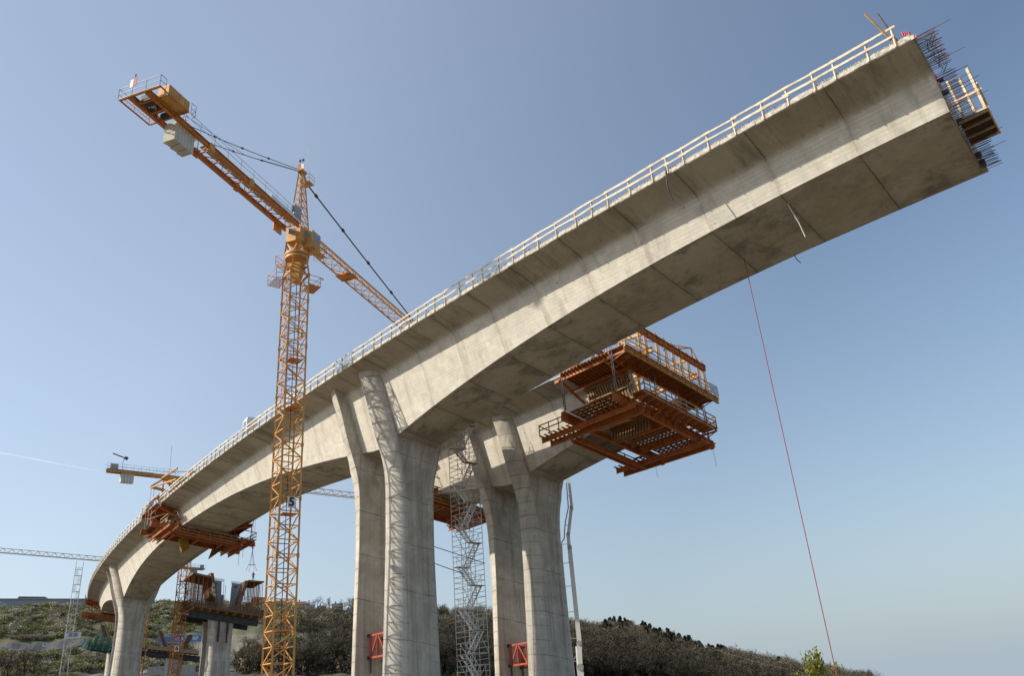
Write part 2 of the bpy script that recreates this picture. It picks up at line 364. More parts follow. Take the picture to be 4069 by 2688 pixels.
def fix_normals(ob):
    bm = bmesh.new(); bm.from_mesh(ob.data); bmesh.ops.recalc_face_normals(bm, faces=bm.faces); bm.to_mesh(ob.data); bm.free()

def viaduct(L, s0, s1, sp, label, zbot=-36, ztop=.05):
    o = L.P(sp, MID, -32); root = thing('viaduct', label, 'bridge', o)
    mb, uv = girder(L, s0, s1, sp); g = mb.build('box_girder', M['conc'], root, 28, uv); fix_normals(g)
    for sg in (-1, 1):
        mb, uv = pier_leg(L, sp + .75 + 2.25 * sg, sg, ztop, zbot); p = mb.build('pier_leg', M['pier'], root, 26, uv); fix_normals(p)
    return root
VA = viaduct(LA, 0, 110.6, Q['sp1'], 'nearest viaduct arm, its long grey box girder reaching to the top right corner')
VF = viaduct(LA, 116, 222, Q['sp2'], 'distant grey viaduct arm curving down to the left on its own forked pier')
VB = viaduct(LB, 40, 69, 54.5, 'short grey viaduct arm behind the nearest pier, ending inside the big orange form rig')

# reinforcement stirrups along the deck edge (too many to count)
def stirrups(L, s0, s1, parent, step=0.22):
    mb = MB(); st = s0
    while st < s1:
        j = random.uniform(-.05, .05); p = lambda ds, la, z: L.P(st + ds, la, z)
        h = .28 + random.uniform(.2, .32)
        mb.beam(p(j, .08, .27), p(j + random.uniform(-.06, .06), .06, h), .035); mb.beam(p(j, .06, h), p(j + .05, .42, h - .03), .03)
        if random.random() < .5: mb.beam(p(0, .02, .02), p(.03, .0, .25), .05, .03)
        st += step * random.uniform(.7, 1.3)
    for z in (.36, .47):
        for a in np.arange(s0, s1 - 2, 2.0): mb.beam(L.P(a, .09, z), L.P(a + 2.02, .09, z), .03)
    o = mb.build('rebar_stirrups', M['stirrup'], parent); o['kind'] = 'stuff'
    mb = MB()   # rough pale lip of the slab edge
    for a in np.arange(s0, s1 - .6, .6):
        w = random.uniform(.03, .07); z = random.uniform(.27, .37)
        mb.hexa([L.P(a, -w, .03), L.P(a + .6, -w * .8, .03), L.P(a + .6, .03, .03), L.P(a, .03, .03), L.P(a, -w * .7, z), L.P(a + .6, -w, z), L.P(a + .6, .03, z), L.P(a, .03, z)])
    mb.build('slab_edge', M['stirrup'], parent)
stirrups(LA, .2, 110, VA); stirrups(LA, 116.2, 221, VF, .5)

# starter bars and anchor gear on the open end
mb = MB()
for lat0, lat1, z0, z1, n in ((.1, 2.7, .1, -.1, 24), (.15, 2.7, .22, .18, 20), (2.7, 3.5, -.4, -2.2, 26), (3.5, 9.5, -2.0, -2.3, 50), (3.4, 10, .05, .1, 26), (6.0, 9.4, -2.12, -2.25, 24)):
    for i in range(n):
        t = (i + random.random() * .5) / n; la = lat0 + (lat1 - lat0) * t; z = z0 + (z1 - z0) * t + random.uniform(-.04, .04)
        l = random.uniform(.85, 1.1) if random.random() < .93 else random.uniform(1.5, 1.9)
        mb.beam(LA.P(.02, la, z), LA.P(-l, la + random.uniform(-.04, .04), z + random.uniform(-.04, .02)), .021)
for i in range(24): mb.beam(LA.P(-.25 - .6 * random.random(), .2 + i * .11, -.05), LA.P(-.25 - .6 * random.random(), .2 + i * .11 + .5, -.1), .02)
o = mb.build('starter_bars', M['rebar'], VA); o['kind'] = 'stuff'
for la, z, w in ((8.9, -2.2, .28), (8.2, -2.15, .22), (5.1, -1.9, .2), (2.9, -.7, .16), (3.2, -1.3, .16)):
    MB().box(LA.P(-.16, la, z), LA.fr(0)[1] * .16, LA.fr(0)[2] * w * .6, UP * w * .6).build('tendon_anchor', M['dark'], VA)
for la, z in ((2.62, -.55), (2.8, -.95), (.12, .16)):
    MB().box(LA.P(-.05, la, z), LA.fr(0)[1] * .05, LA.fr(0)[2] * .07, UP * .09).build('duct_cap', M['pink'], VA)

# ------------------------------------------------------------------ wooden guard railing
def railing(L, sts, name, label, mat, lat=-.07, z0=.0, hgt=1.28, rails=(.72, 1.2), parent=None):
    o = L.P(sts[0], 0, 0); root = thing(name, label, 'railing', o) if parent is None else parent
    for st in sts:
        a = L.P(st, lat, z0 + .02); b = L.P(st + random.uniform(-.06, .06), lat + random.uniform(-.05, .05), z0 + hgt + random.uniform(0, .08))
        MB().beam(a, b, .10, .12).build('railing_post', mat, root)
    for zr in rails:
        mb = MB()
        for a, b in zip(sts[:-1], sts[1:]):
            mb.beam(L.P(a - random.uniform(.05, .3), lat - .08, zr + random.uniform(-.06, .06)), L.P(b + random.uniform(.05, .3), lat - .08, zr + random.uniform(-.06, .06)), .035, random.uniform(.11, .17))
        mb.build('railing_rail', mat, root)
    return root
sts = [0.9]
while sts[-1] < 109: sts.append(sts[-1] + random.choice((1.2, 1.45, 1.6, 1.85)))
GR = railing(LA, sts, 'guard_railing', 'pale timber guard railing along the edge of the nearest viaduct deck', M['rail'])
sts = list(np.arange(118, 221, 2.5))
railing(LA, sts, 'guard_railing', 'weathered timber guard railing along the distant curving deck at left', M['rail'])

# ------------------------------------------------------------------ lattice helper
def lattice_sections(root, name, mat, corner, z0, z1, sec, bay, chord, brace, style='zig', skip=()):
    """corner(i,z)->point for 4 corners; one mesh per section"""
    z = z0; k = 0
    while z < z1 - .01:
        zt = min(z + sec, z1); mb = MB(); nb = max(1, int(round((zt - z) / bay)))
        for i in range(4): mb.beam(corner(i, z), corner(i, zt), chord)
        for b in range(nb):
            a = z + (zt - z) * b / nb; c = z + (zt - z) * (b + 1) / nb
            for i in range(4):
                j = (i + 1) % 4; p = (b + k * nb + i) % 2
                mb.beam(corner(i, a if p == 0 else c), corner(j, c if p == 0 else a), brace)
                mb.beam(corner(i, a + .05), corner(j, a + .05), brace)
        for i in range(4):   # joint plates
            mb.beam(corner(i, zt - .16), corner(i, zt + .14), chord * 1.5)
        mb.build(name, mat, root); z = zt; k += 1

# ------------------------------------------------------------------ the big tower crane
MP = V(-20.05, 66.0, 0)
e1 = V(.756, .654, 0); e2 = V(-.654, .756, 0); A5 = 1.78
T5 = thing('tower_crane', 'tall yellow tower crane with number 5 plate standing in front of the nearest pier', 'tower crane', (MP[0], MP[1], -2))
def c5(i, z):
    s = ((-1, -1), (1, -1), (1, 1), (-1, 1))[i]; return MP + e1 * s[0] * A5 / 2 + e2 * s[1] * A5 / 2 + UP * z
lattice_sections(T5, 'mast_section', M['crane'], c5, -2, 38.2, 4.68, 1.17, .155, .075)
mb = MB()   # ladder with hoops and cables inside the mast
for x in (-.22, .22): mb.beam(MP + e1 * (-.45 + x) + e2 * .45 - UP * 2, MP + e1 * (-.45 + x) + e2 * .45 + UP * 38, .045)
for z in np.arange(-1.5, 38, .38): mb.beam(MP + e1 * -.67 + e2 * .45 + UP * z, MP + e1 * -.23 + e2 * .45 + UP * z, .03)
for z in np.arange(0, 38, 1.17): mb.beam(MP - e1 * .85 + e2 * .1 + UP * z, MP - e1 * .1 + e2 * .8 + UP * z, .035)
mb.build('ladder', M['crane'], T5)
MB().tube([MP + e1 * .25 + e2 * .35 + UP * z for z in (-2, 10, 22, 38)], .035).build('power_cable', M['black'], T5)
for z in (1.5, 6.2, 15.5, 24.9, 29.6):
    mb = MB(); mb.box(MP + e1 * .3 + e2 * .35 + UP * (z + .1), e1 * .55, e2 * .5, UP * .025)
    for a, b in ((-.25, -.15), (.85, -.15)): mb.beam(MP + e1 * a + e2 * b + UP * (z + .12), MP + e1 * a + e2 * b + UP * (z + 1.1), .03)
    mb.build('rest_platform', M['crane_or'], T5)

def text_mesh(name, body, size, mat, parent, loc, right, up, extr=.012, bold=.02, align='CENTER'):
    cu = bpy.data.curves.new(name, 'FONT'); cu.body = body; cu.size = size; cu.extrude = extr; cu.offset = bold
    cu.align_x = align; cu.align_y = 'CENTER'
    tmp = bpy.data.objects.new('tmp', cu); C.objects.link(tmp)
    dg = bpy.context.evaluated_depsgraph_get(); me = bpy.data.meshes.new_from_object(tmp.evaluated_get(dg))
    bpy.data.objects.remove(tmp); r = nrm(V(right)); u = nrm(V(up)); n = np.cross(r, u)
    o = parent_origin(parent) if parent is not None else V(0, 0, 0)
    for v in me.vertices:
        c = v.co; p = V(loc) + r * c[0] + u * c[1] + n * c[2]; v.co = tuple(p - o)
    me.materials.clear(); me.materials.append(mat)
    ob = bpy.data.objects.new(name, me); C.objects.link(ob)
    if parent is not None: ob.parent = parent
    return ob
def number_plate(root, ch, c, right, w, h, size):
    n = np.cross(right, UP)
    pl = MB().box(c, right * w / 2, n * .02, UP * h / 2).build('number_plate', M['white'], root)
    text_mesh('number', ch, size, M['black'], pl, V(c) + n * .03, right, UP, bold=size * .03)
vr = nrm(V(.956, .29, 0))
number_plate(T5, '5', MP + V(.05, -.02, 16.5) - e2 * .98 * .0 + (-e2) * .94 + e1 * .06 - UP * .2, nrm(e1), .72, .96, 1.02)

JD = nrm(V(.301, .9536, 0)); JR = V(JD[1], -JD[0], 0)    # jib direction and its right hand
def J(d, r, z): return MP + JD * d + JR * r + UP * z
# climbing cone, slewing ring, turntable, cab
def frustum(mb, c, r0, z0, r1, z1, n=8, ph=0.0):
    vs = []; fs = []
    for z, r in ((z0, r0), (z1, r1)):
        for k in range(n):
            a = ph + 2 * math.pi * k / n; vs.append(V(c) + V(math.cos(a) * r, math.sin(a) * r, z))
    for k in range(n): fs.append((k, (k + 1) % n, n + (k + 1) % n, n + k))
    fs.append(tuple(range(n))[::-1]); fs.append(tuple(range(n, 2 * n))); return mb.add(vs, fs)
mb = MB()
for i in range(4):
    a = c5(i, 38.2); j = c5((i + 1) % 4, 38.2); top = lambda p: MP + (p - MP) * V(.78, .78, 0) + UP * 40.0
    mb.beam(a, top(a), .42, .12); mb.beam((a + j) / 2 * V(1, 1, 0) + UP * 38.9, (a + j) / 2 * V(1, 1, 0) * 1 + UP * 39.0, .2)
    mb.beam(a, j, .16); mb.beam(top(a) - UP * .9, top(j) - UP * .9, .12)
frustum(mb, MP, .45, 37.6, .95, 39.4, 4, .7); mb.build('tower_top', M['crane'], T5)
mb = MB(); frustum(mb, MP, 1.12, 39.95, 1.12, 40.2, 20); frustum(mb, MP, 1.0, 40.2, 1.0, 40.34, 20); frustum(mb, MP, 1.15, 40.34, 1.15, 40.55, 20)
mb.build('slewing_ring', M['crane'], T5, 30)
mb = MB(); fr = lambda r, z: [J(s * r, t * r, z) for s, t in ((-1, -1), (1, -1), (1, 1), (-1, 1))]
a, b = fr(.8, 40.55), fr(.74, 41.75)
for i in range(4):
    mb.beam(a[i], b[i], .3, .14); mb.beam((a[i] + a[(i + 1) % 4]) / 2, b[i], .14); mb.beam((a[i] + a[(i + 1) % 4]) / 2, b[(i + 1) % 4], .14)
mb.build('turntable_frame', M['crane'], T5)
mb = MB(); mb.box(J(0, -.0, 42.55), JD * .82, JR * .78, UP * .78); mb.box(J(.9, .95, 42.2), JD * .75, JR * .55, UP * .95)
cab = mb.build('cab', M['crane'], T5)
for c, ax, ay, az in ((J(-.83, -.15, 42.9), JD * .01, JR * .34, UP * .25), (J(.95, 1.505, 42.55), JD * .5, JR * .01, UP * .42), (J(1.655, .95, 42.4), JD * .01, JR * .45, UP * .6), (J(.14, .95, 42.75), JD * .012, JR * .36, UP * .3)):
    MB().box(c, ax, ay, az).build('cab_window', M['glass'], cab)
def cage(root, name, pts, z, h, mat, w=.035, floor=None, fmat=None):
    """little platform with hand rails along a polyline"""
    mb = MB()
    for a, b in zip(pts[:-1], pts[1:]):
        a, b = V(a), V(b)
        for k in (0.0, .5, 1.0): mb.beam(a + UP * (z + h * k), b + UP * (z + h * k), w)
        n = max(1, int(np.linalg.norm(b - a) / 1.1))
        for i in range(n + 1): p = a + (b - a) * i / n; mb.beam(p + UP * z, p + UP * (z + h), w)
    if floor: mb.add([V(p) + UP * z for p in floor] + [V(p) + UP * (z + .05) for p in floor], [(3, 2, 1, 0), (4, 5, 6, 7), (0, 1, 5, 4), (1, 2, 6, 5), (2, 3, 7, 6), (3, 0, 4, 7)])
    return mb.build(name, mat, root)
g = lambda d, r: J(d, r, 0)
cage(T5, 'slewing_platform', [g(-.5, -1.0), g(-.5, -2.05), g(.9, -2.05), g(.9, -1.0)], 39.75, 1.0, M['crane'], .04)
cage(T5, 'cab_platform', [g(.3, 1.5), g(.3, 2.0), g(2.0, 2.0), g(2.0, .6)], 40.8, 1.0, M['crane'], .04, [g(.3, 1.3), g(.3, 2.0), g(2.0, 2.0), g(2.0, 1.3)])
q = lambda a, b: MP + e1 * a + e2 * b
cage(T5, 'climbing_platform', [q(-.9, -.9), q(-2.1, -.3), q(-2.1, 1.6), q(-.9, 1.6)], 37.4, 1.05, M['crane'], .04)
mb = MB()
for t in np.arange(-.2, 1.7, .22): mb.beam(q(-.95, t) + UP * 37.38, q(-2.1, t) + UP * 37.38, .05)
mb.build('grating', M['crane_or'], T5)
mb = MB()
for t in np.arange(-.4, .9, .22): mb.beam(J(t, -1.0, 39.73), J(t, -2.05, 39.73), .05)
mb.build('grating', M['crane_or'], T5)
cage(T5, 'climbing_platform', [q(.95, .6), q(2.1, .6), q(2.1, -.9), q(.95, -.9)], 37.2, 1.05, M['crane_or'], .04, [q(.95, -.95), q(2.1, -.95), q(2.1, .7), q(.95, .7)])
MB().tube([q(2.15, -.9) + UP * 38.1, q(2.35, -1.0) + UP * 38.15], .12, 8).build('floodlight', M['white'], T5)
mb = MB(); mb.box(q(1.02, .75) + UP * 32.6, e1 * .12, e2 * .35, UP * .45); mb.build('hoist_sign', M['grey'], T5)

# cat head
def ch(i, z):
    t = (z - 43.3) / (50.3 - 43.3); s = ((-1, -1), (1, -1), (1, 1), (-1, 1))[i]
    return J(.15 + s[0] * (.72 * (1 - t) + .2 * t), s[1] * (.62 * (1 - t) + .2 * t), z)
mb = MB()
for i in range(4): mb.beam(ch(i, 43.3), ch(i, 50.3), .12)
zs = np.linspace(43.3, 50.2, 9)
for a, b in zip(zs[:-1], zs[1:]):
    for i in range(4): mb.beam(ch(i, a), ch((i + 1) % 4, b), .055); mb.beam(ch(i, a), ch((i + 1) % 4, a), .055)
mb.box(J(.15, 0, 50.45), JD * .45, JR * .28, UP * .15); mb.beam(J(.5, 0, 50.3), J(1.2, 0, 49.5), .16)
mb.build('tower_head', M['crane'], T5)
cage(T5, 'head_platform', [g(.4, .25), g(.4, .75), g(1.3, .75), g(1.3, -.4)], 49.3, .95, M['crane'], .03, [g(.4, -.4), g(.4, .7), g(1.3, .7), g(1.3, -.4)])
MB().box(J(0, -.05, 51.0), JR * .35, JD * .02, UP * .32).build('warning_board', M['white'], T5)
MB().box(J(-.03, -.22, 51.0), JR * .17, JD * .02, UP * .31).build('warning_board', M['red'], T5)
mb = MB()
for r in (-.15, .2): mb.beam(J(0, r, 51.3), J(0, r, 51.75), .04); mb.box(J(0, r, 51.78), JD * .09, JR * .09, UP * .1)
mb.build('beacon_lamp', M['dark'], T5)
MB().tube([J(.5, .35, 50.3), J(.5, .38, 53.2), J(.55, .45, 55.3)], [.03, .02, .012]).build('antenna', M['white'], T5)
# counter jib
ZC = 43.15
for r in (-.75, .75):
    MB().ibeam(J(-1.0, r, ZC), J(-21.2, r, ZC + .12), .26, .48, t=.05).build('counter_jib_chord', M['crane_or'], T5)
    for d in (8.6, 13.9):
        MB().box(J(-d, r, ZC + .05), JD * .3, JR * .17, UP * .34).build('splice_plate', M['crane'] if r > 0 else M['crane_or'], T5)
mb = MB()
for i, d in enumerate(np.arange(1.4, 15.5, 1.55)):
    mb.beam(J(-d, -.7, ZC - .1), J(-d, .7, ZC - .1), .08); s = -1 if i % 2 else 1
    mb.beam(J(-d, -.7 * s, ZC - .1), J(-d - 1.55, .7 * s, ZC - .1), .06); mb.beam(J(-d, -.7, ZC + .15), J(-d - .5, .7, ZC - .15), .05)
for d in (18.2, 19.2, 20.4): mb.beam(J(-d, -.7, ZC), J(-d, .7, ZC), .16)
mb.beam(J(-18.2, -.7, ZC), J(-20.4, .7, ZC), .09)
mb.build('counter_jib_bracing', M['crane_or'], T5)
mb = MB(); mb.box(J(-7.8, .1, ZC + .27), JD * 6.4, JR * .3, UP * .015); mb.build('walkway_grating', M['galv'], T5)
MB().box(J(-3.6, .98, ZC + .3), JD * 2.3, JR * .03, UP * .2).build('side_panel', M['white'], T5)
mb = MB(); z = ZC + .3
for d in np.arange(1.5, 17.5, 1.75): mb.beam(J(-d, .95, z - .1), J(-d, .97, z + 1.0), .035)
for h in (.5, 1.0): mb.beam(J(-1.5, .96, z + h), J(-17.2, .96, z + h), .03)
mb.build('hand_rail', M['galv'], T5)
for i in range(6):
    d = 15.75 + i * .36; MB().box(J(-d, 0, ZC - .8 - (.06 if i % 2 else 0)), JD * .165, JR * .54, UP * .86).build('counterweight_block', M['cwt'], T5)
mb = MB(); mb.box(J(-19.15, 1.42, ZC + .62), JD * 1.12, JR * .5, UP * .5); mb.box(J(-19.15, 1.42, ZC + 1.15), JD * 1.0, JR * .4, UP * .04)
wh = mb.build('winch_house', M['crane'], T5)
for d in (-18.5, -19.15, -19.8): MB().box(J(d, 1.925, ZC + .62), JD * .015, JR * .01, UP * .48).build('panel_seam', M['crane_or'], wh)
mb = MB(); mb.tube([J(-19.2, -.45, ZC + .35), J(-19.2, .55, ZC + .35)], .42, 12); mb.box(J(-20.2, .1, ZC + .25), JD * .35, JR * .45, UP * .3); mb.tube([J(-18.4, -.3, ZC + .2), J(-18.4, .3, ZC + .2)], .25, 10)
mb.build('winch_drum', M['dark'], T5)
mb = MB()
for r in (-1.6, -.9, 1.0, 2.1): mb.beam(J(-18.2, r, ZC - .03), J(-21.35, r, ZC - .03), .07)
for d in np.arange(-18.3, -21.4, -.28): mb.beam(J(d, -1.6, ZC), J(d, -.9, ZC), .03)
mb.beam(J(-21.3, -1.6, ZC), J(-21.3, 2.1, ZC), .16); mb.beam(J(-18.2, -1.6, ZC), J(-18.2, 2.1, ZC), .1); mb.build('end_platform', M['crane_or'], T5)
cage(T5, 'end_railing', [g(-18.2, -1.7), g(-21.4, -1.7), g(-21.4, 2.15), g(-20.8, 2.15)], ZC, 1.0, M['galv'], .035)
cage(T5, 'end_railing', [g(-18.0, 2.12), g(-17.5, 2.12), g(-17.5, 1.0)], ZC, 1.0, M['galv'], .035)
MB().box(J(-21.42, -.55, ZC + 1.1), JR * .14, JD * .015, UP * .38).build('warning_board', M['white'], T5)
MB().box(J(-21.42, -.25, ZC + 1.2), JR * .13, JD * .015, UP * .4).build('warning_board', M['red'], T5)
MB().beam(J(-21.4, -.3, ZC + 1.0), J(-21.4, -.3, ZC + 1.95), .06).build('beacon_lamp', M['dark'], T5)
for r in (-.72, .72):
    a = J(-.1, r * .25, 50.4); b = J(-16.8, r, ZC + .3); mid = a * .42 + b * .58 - UP * .35; b2 = J(-18.2, r * .3, ZC + .9)
    pts = [a * (1 - t)**2 + mid * 2 * t * (1 - t) + b * t * t for t in np.linspace(0, 1, 14)]
    t_ = MB().tube(pts, .035, 5).build('tie_bar', M['rust'], T5)
    mb = MB()
    for k in (4, 7, 10): mb.tube([pts[k] - (pts[k + 1] - pts[k]) * .16, pts[k], pts[k] + (pts[k + 1] - pts[k]) * .16], [.05, .11, .05], 6)
    mb.build('tie_coupling', M['dark'], t_)
MB().tube([J(-.2, .1, 50.3), J(-9, .3, 46.0), J(-18.6, .6, ZC + .8)], .02, 4).build('hoist_rope', M['dark'], T5)
MB().box(J(-2.2, -.86, ZC - .55), JD * .62, JR * .08, UP * .42).build('switch_box', M['crane'], T5)
MB().box(J(-1.75, 1.02, ZC + 1.0), JD * .62, JR * .04, UP * .66).build('sign_frame', M['galv'], T5)
MB().box(J(-1.75, 1.075, ZC + 1.0), JD * .56, JR * .012, UP * .6).build('sign_panel', M['grey'], T5)
MB().box(J(-2.35, .95, ZC + 1.05), JD * .18, JR * .1, UP * .28).build('floodlight', M['dark'], T5)
# jib: two lower chords, one upper
def jib(root, Jf, d0, d1, z, hw, ht, mat, bay=1.6, ch_=.12, br=.06, sec=8.0, flat=False):
    d = d0; k = 0
    while d < d1 - .1:
        e = min(d + sec, d1); mb = MB(); n = max(1, int(round((e - d) / bay)))
        for r in (-hw, hw): mb.beam(Jf(d, r, z), Jf(e, r, z), ch_)
        mb.beam(Jf(d, 0, z + ht), Jf(e, 0, z + ht), ch_ * 1.15)
        for b in range(n):
            p = d + (e - d) * b / n; q_ = d + (e - d) * (b + 1) / n; m = (p + q_) / 2
            for r in (-hw, hw): mb.beam(Jf(p, r, z), Jf(m, 0, z + ht), br); mb.beam(Jf(m, 0, z + ht), Jf(q_, r, z), br)
            mb.beam(Jf(p, -hw, z), Jf(p, hw, z), br); mb.beam(Jf(p, -hw, z), Jf(q_, hw, z), br * .8)
        mb.build('jib_section', mat, root); d = e; k += 1
jib(T5, J, .9, 41, 42.85, .72, 1.45, M['crane'])
pts = [J(1.1, 0, 49.6), J(12, 0, 47.35), J(27, 0, 44.4)]
tb = MB().tube(pts, .075, 6).build('tie_bar', M['rust'], T5)
for t in (.07, .28, .5, .72, .9): p = pts[0] + (pts[2] - pts[0]) * t; dd = nrm(pts[2] - pts[0]); MB().tube([p - dd * .3, p - dd * .1, p + dd * .1, p + dd * .3], [.09, .17, .17, .09], 6).build('tie_coupling', M['rust'], tb)
mb = MB(); mb.box(J(9.0, 0, 42.7), JD * .75, JR * .8, UP * .1); mb.box(J(9.0, .9, 42.5), JD * .5, JR * .3, UP * .06)
for a in (-.6, .6): mb.tube([J(9 + a, -.5, 42.6), J(9 + a, .5, 42.6)], .14, 8)
mb.build('trolley', M['crane_or'], T5)
MB().tube([J(9, 0, 42.6), J(24, .1, 41.7), J(40, .1, 42.6)], .022, 4).build('trolley_rope', M['dark'], T5)

T5.location = (MP[0] * 1.0304, MP[1] * 1.0304, -2.06); T5.scale = (1.0304,) * 3
# ------------------------------------------------------------------ distant flat top cranes
def crane_far(label, P0, z0, zj, jd, a, ex, cj, jl, num=None, numz=0, seam=None, zmast=None):
    P0 = V(P0[0], P0[1], 0); R = thing('tower_crane', label, 'tower crane', (P0[0], P0[1], z0)); ex = nrm(V(*ex, 0)); ey = V(-ex[1], ex[0], 0)
    def cr(i, z):
        s = ((-1, -1), (1, -1), (1, 1), (-1, 1))[i]; return P0 + ex * s[0] * a / 2 + ey * s[1] * a / 2 + UP * z
    lattice_sections(R, 'mast_section', M['crane_or'], cr, z0, zj - 2.2, 5.0, 1.67, .16, .085)
    mb = MB()
    for x in (-.2, .2): mb.beam(P0 + ex * x - ey * .3 + UP * z0, P0 + ex * x - ey * .3 + UP * (zj - 2), .05)
    for z in np.arange(z0 + 3, zj - 3, 4.2): mb.box(P0 + ey * .3 + UP * z, ex * .75, ey * .5, UP * .04)
    mb.build('ladder', M['crane_or'], R)
    d = nrm(V(*jd, 0)); r = V(d[1], -d[0], 0); Jf = lambda t, q, z: P0 + d * t + r * q + UP * z
    mb = MB(); frustum(mb, P0, 1.0, zj - 2.2, 1.0, zj - 1.5, 12); mb.box(Jf(0, 0, zj - .8), d * .8, r * .8, UP * .7); mb.build('turntable', M['crane'], R)
    cb = MB().box(Jf(1.2, 1.3, zj - .9), d * .8, r * .6, UP * .95).build('cab', M['crane'], R)
    MB().box(Jf(2.01, 1.3, zj - .7), d * .01, r * .5, UP * .6).build('cab_window', M['glass'], cb)
    mb = MB()
    for q_ in (-.6, .6): mb.ibeam(Jf(-.6, q_, zj - .1), Jf(-cj, q_, zj - .1), .24, .55)
    for t in np.arange(1, cj, 1.6): mb.beam(Jf(-t, -.6, zj - .1), Jf(-t, .6, zj - .1), .1)
    mb.build('counter_jib', M['crane'], R)
    mb = MB()
    for q_ in (-.9, .9):
        for h in (.5, 1.1): mb.beam(Jf(-3.5, q_, zj + .2 + h), Jf(-cj - .3, q_, zj + .2 + h), .045)
        for t in np.arange(3.5, cj + .4, 1.5): mb.beam(Jf(-t, q_, zj + .15), Jf(-t, q_, zj + 1.3), .045)
    mb.box(Jf(-cj * .75, 0, zj + .2), d * cj * .26, r * .9, UP * .03); mb.beam(Jf(-cj - .3, -.9, zj + 1.3), Jf(-cj - .3, .9, zj + 1.3), .045)
    mb.build('hand_rail', M['galv'], R)
    for i in range(4): MB().box(Jf(-cj + 3.0 + i * .62, 0, zj - 1.0), d * .29, r * .5, UP * 1.25).build('counterweight_block', M['grey'] if seam else M['cwt'], R)
    MB().box(Jf(-cj + 1.1, 0, zj + .75), d * .75, r * .6, UP * .55).build('winch_house', M['grey'], R)
    if zmast is None:
        jib(R, Jf, .8, jl, zj - .1, .62, 1.25, M['crane'] if seam is None else M['wood'], 2.2, .11, .06, 12)
    if num:
        ob = num; number_plate(R, ob, P0 + UP * numz - nrm(P0) * (a * .78), nrm(V(-P0[1], P0[0], 0)) * -1, .85, 1.1, 1.1)
    return R, Jf
C6, J6 = crane_far('rusty orange tower crane with number 6 plate rising between the two middle distance piers', (-70.9, 166.6), 3, 48.2, (.74, .673), 1.75, (.73, .68), 17.3, 46, '6', 14.0)
pl = MB().box(J6(-8.6, -.66, 48.12), nrm(V(.74, .673, 0)) * 1.9, nrm(V(.673, -.74, 0)) * .02, UP * .32).build('name_plate', M['white'], C6)
text_mesh('lettering', 'POTAIN', .62, M['blue'], pl, J6(-8.6, -.70, 48.12), nrm(V(.74, .673, 0)), UP, bold=.02)
mb = MB(); mb.beam(J6(-14.4, -.3, 48.4), J6(-14.4, -.3, 50.9), .07); mb.beam(J6(-16.6, -.3, 51.9), J6(-14.1, -.3, 51.2), .26, .16); mb.tube([J6(-14.2, -.3, 51.3), J6(-13.6, -.3, 51.1)], .35, 8); mb.build('floodlight', M['wood_dk'], C6)
MB().tube([J6(-5.0, 0, 48.5), J6(-5.2, 0, 55)], .03, 4).build('antenna', M['dark'], C6)
MB().tube([J6(-1.2, 0, 49.5), J6(-1.0, 0, 54)], .03, 4).build('antenna', M['galv'], C6)
mb = MB(); mb.beam(J6(-5.6, 0, 49.2), J6(0, 0, 50.0), .1); mb.beam(J6(0, 0, 50.0), J6(6, 0, 49.4), .1); mb.box(J6(-.3, 0, 49.4), nrm(V(.74, .673, 0)) * .7, nrm(V(.673, -.74, 0)) * .5, UP * .6); mb.build('tower_head', M['crane'], C6)
MB().box(J6(-3.6, -.63, 48.0), nrm(V(.74, .673, 0)) * 2.4, nrm(V(.673, -.74, 0)) * .03, UP * .6).build('side_panel', M['steel_yl'], C6)
C3, J3 = crane_far('far pale tower crane whose lattice jib crosses to the left edge of the picture', (-124.6, 266), 8, 49.2, (-.58, -.814), 1.8, (.6, .8), 19.6, 52, '3', 33.5, seam=1)

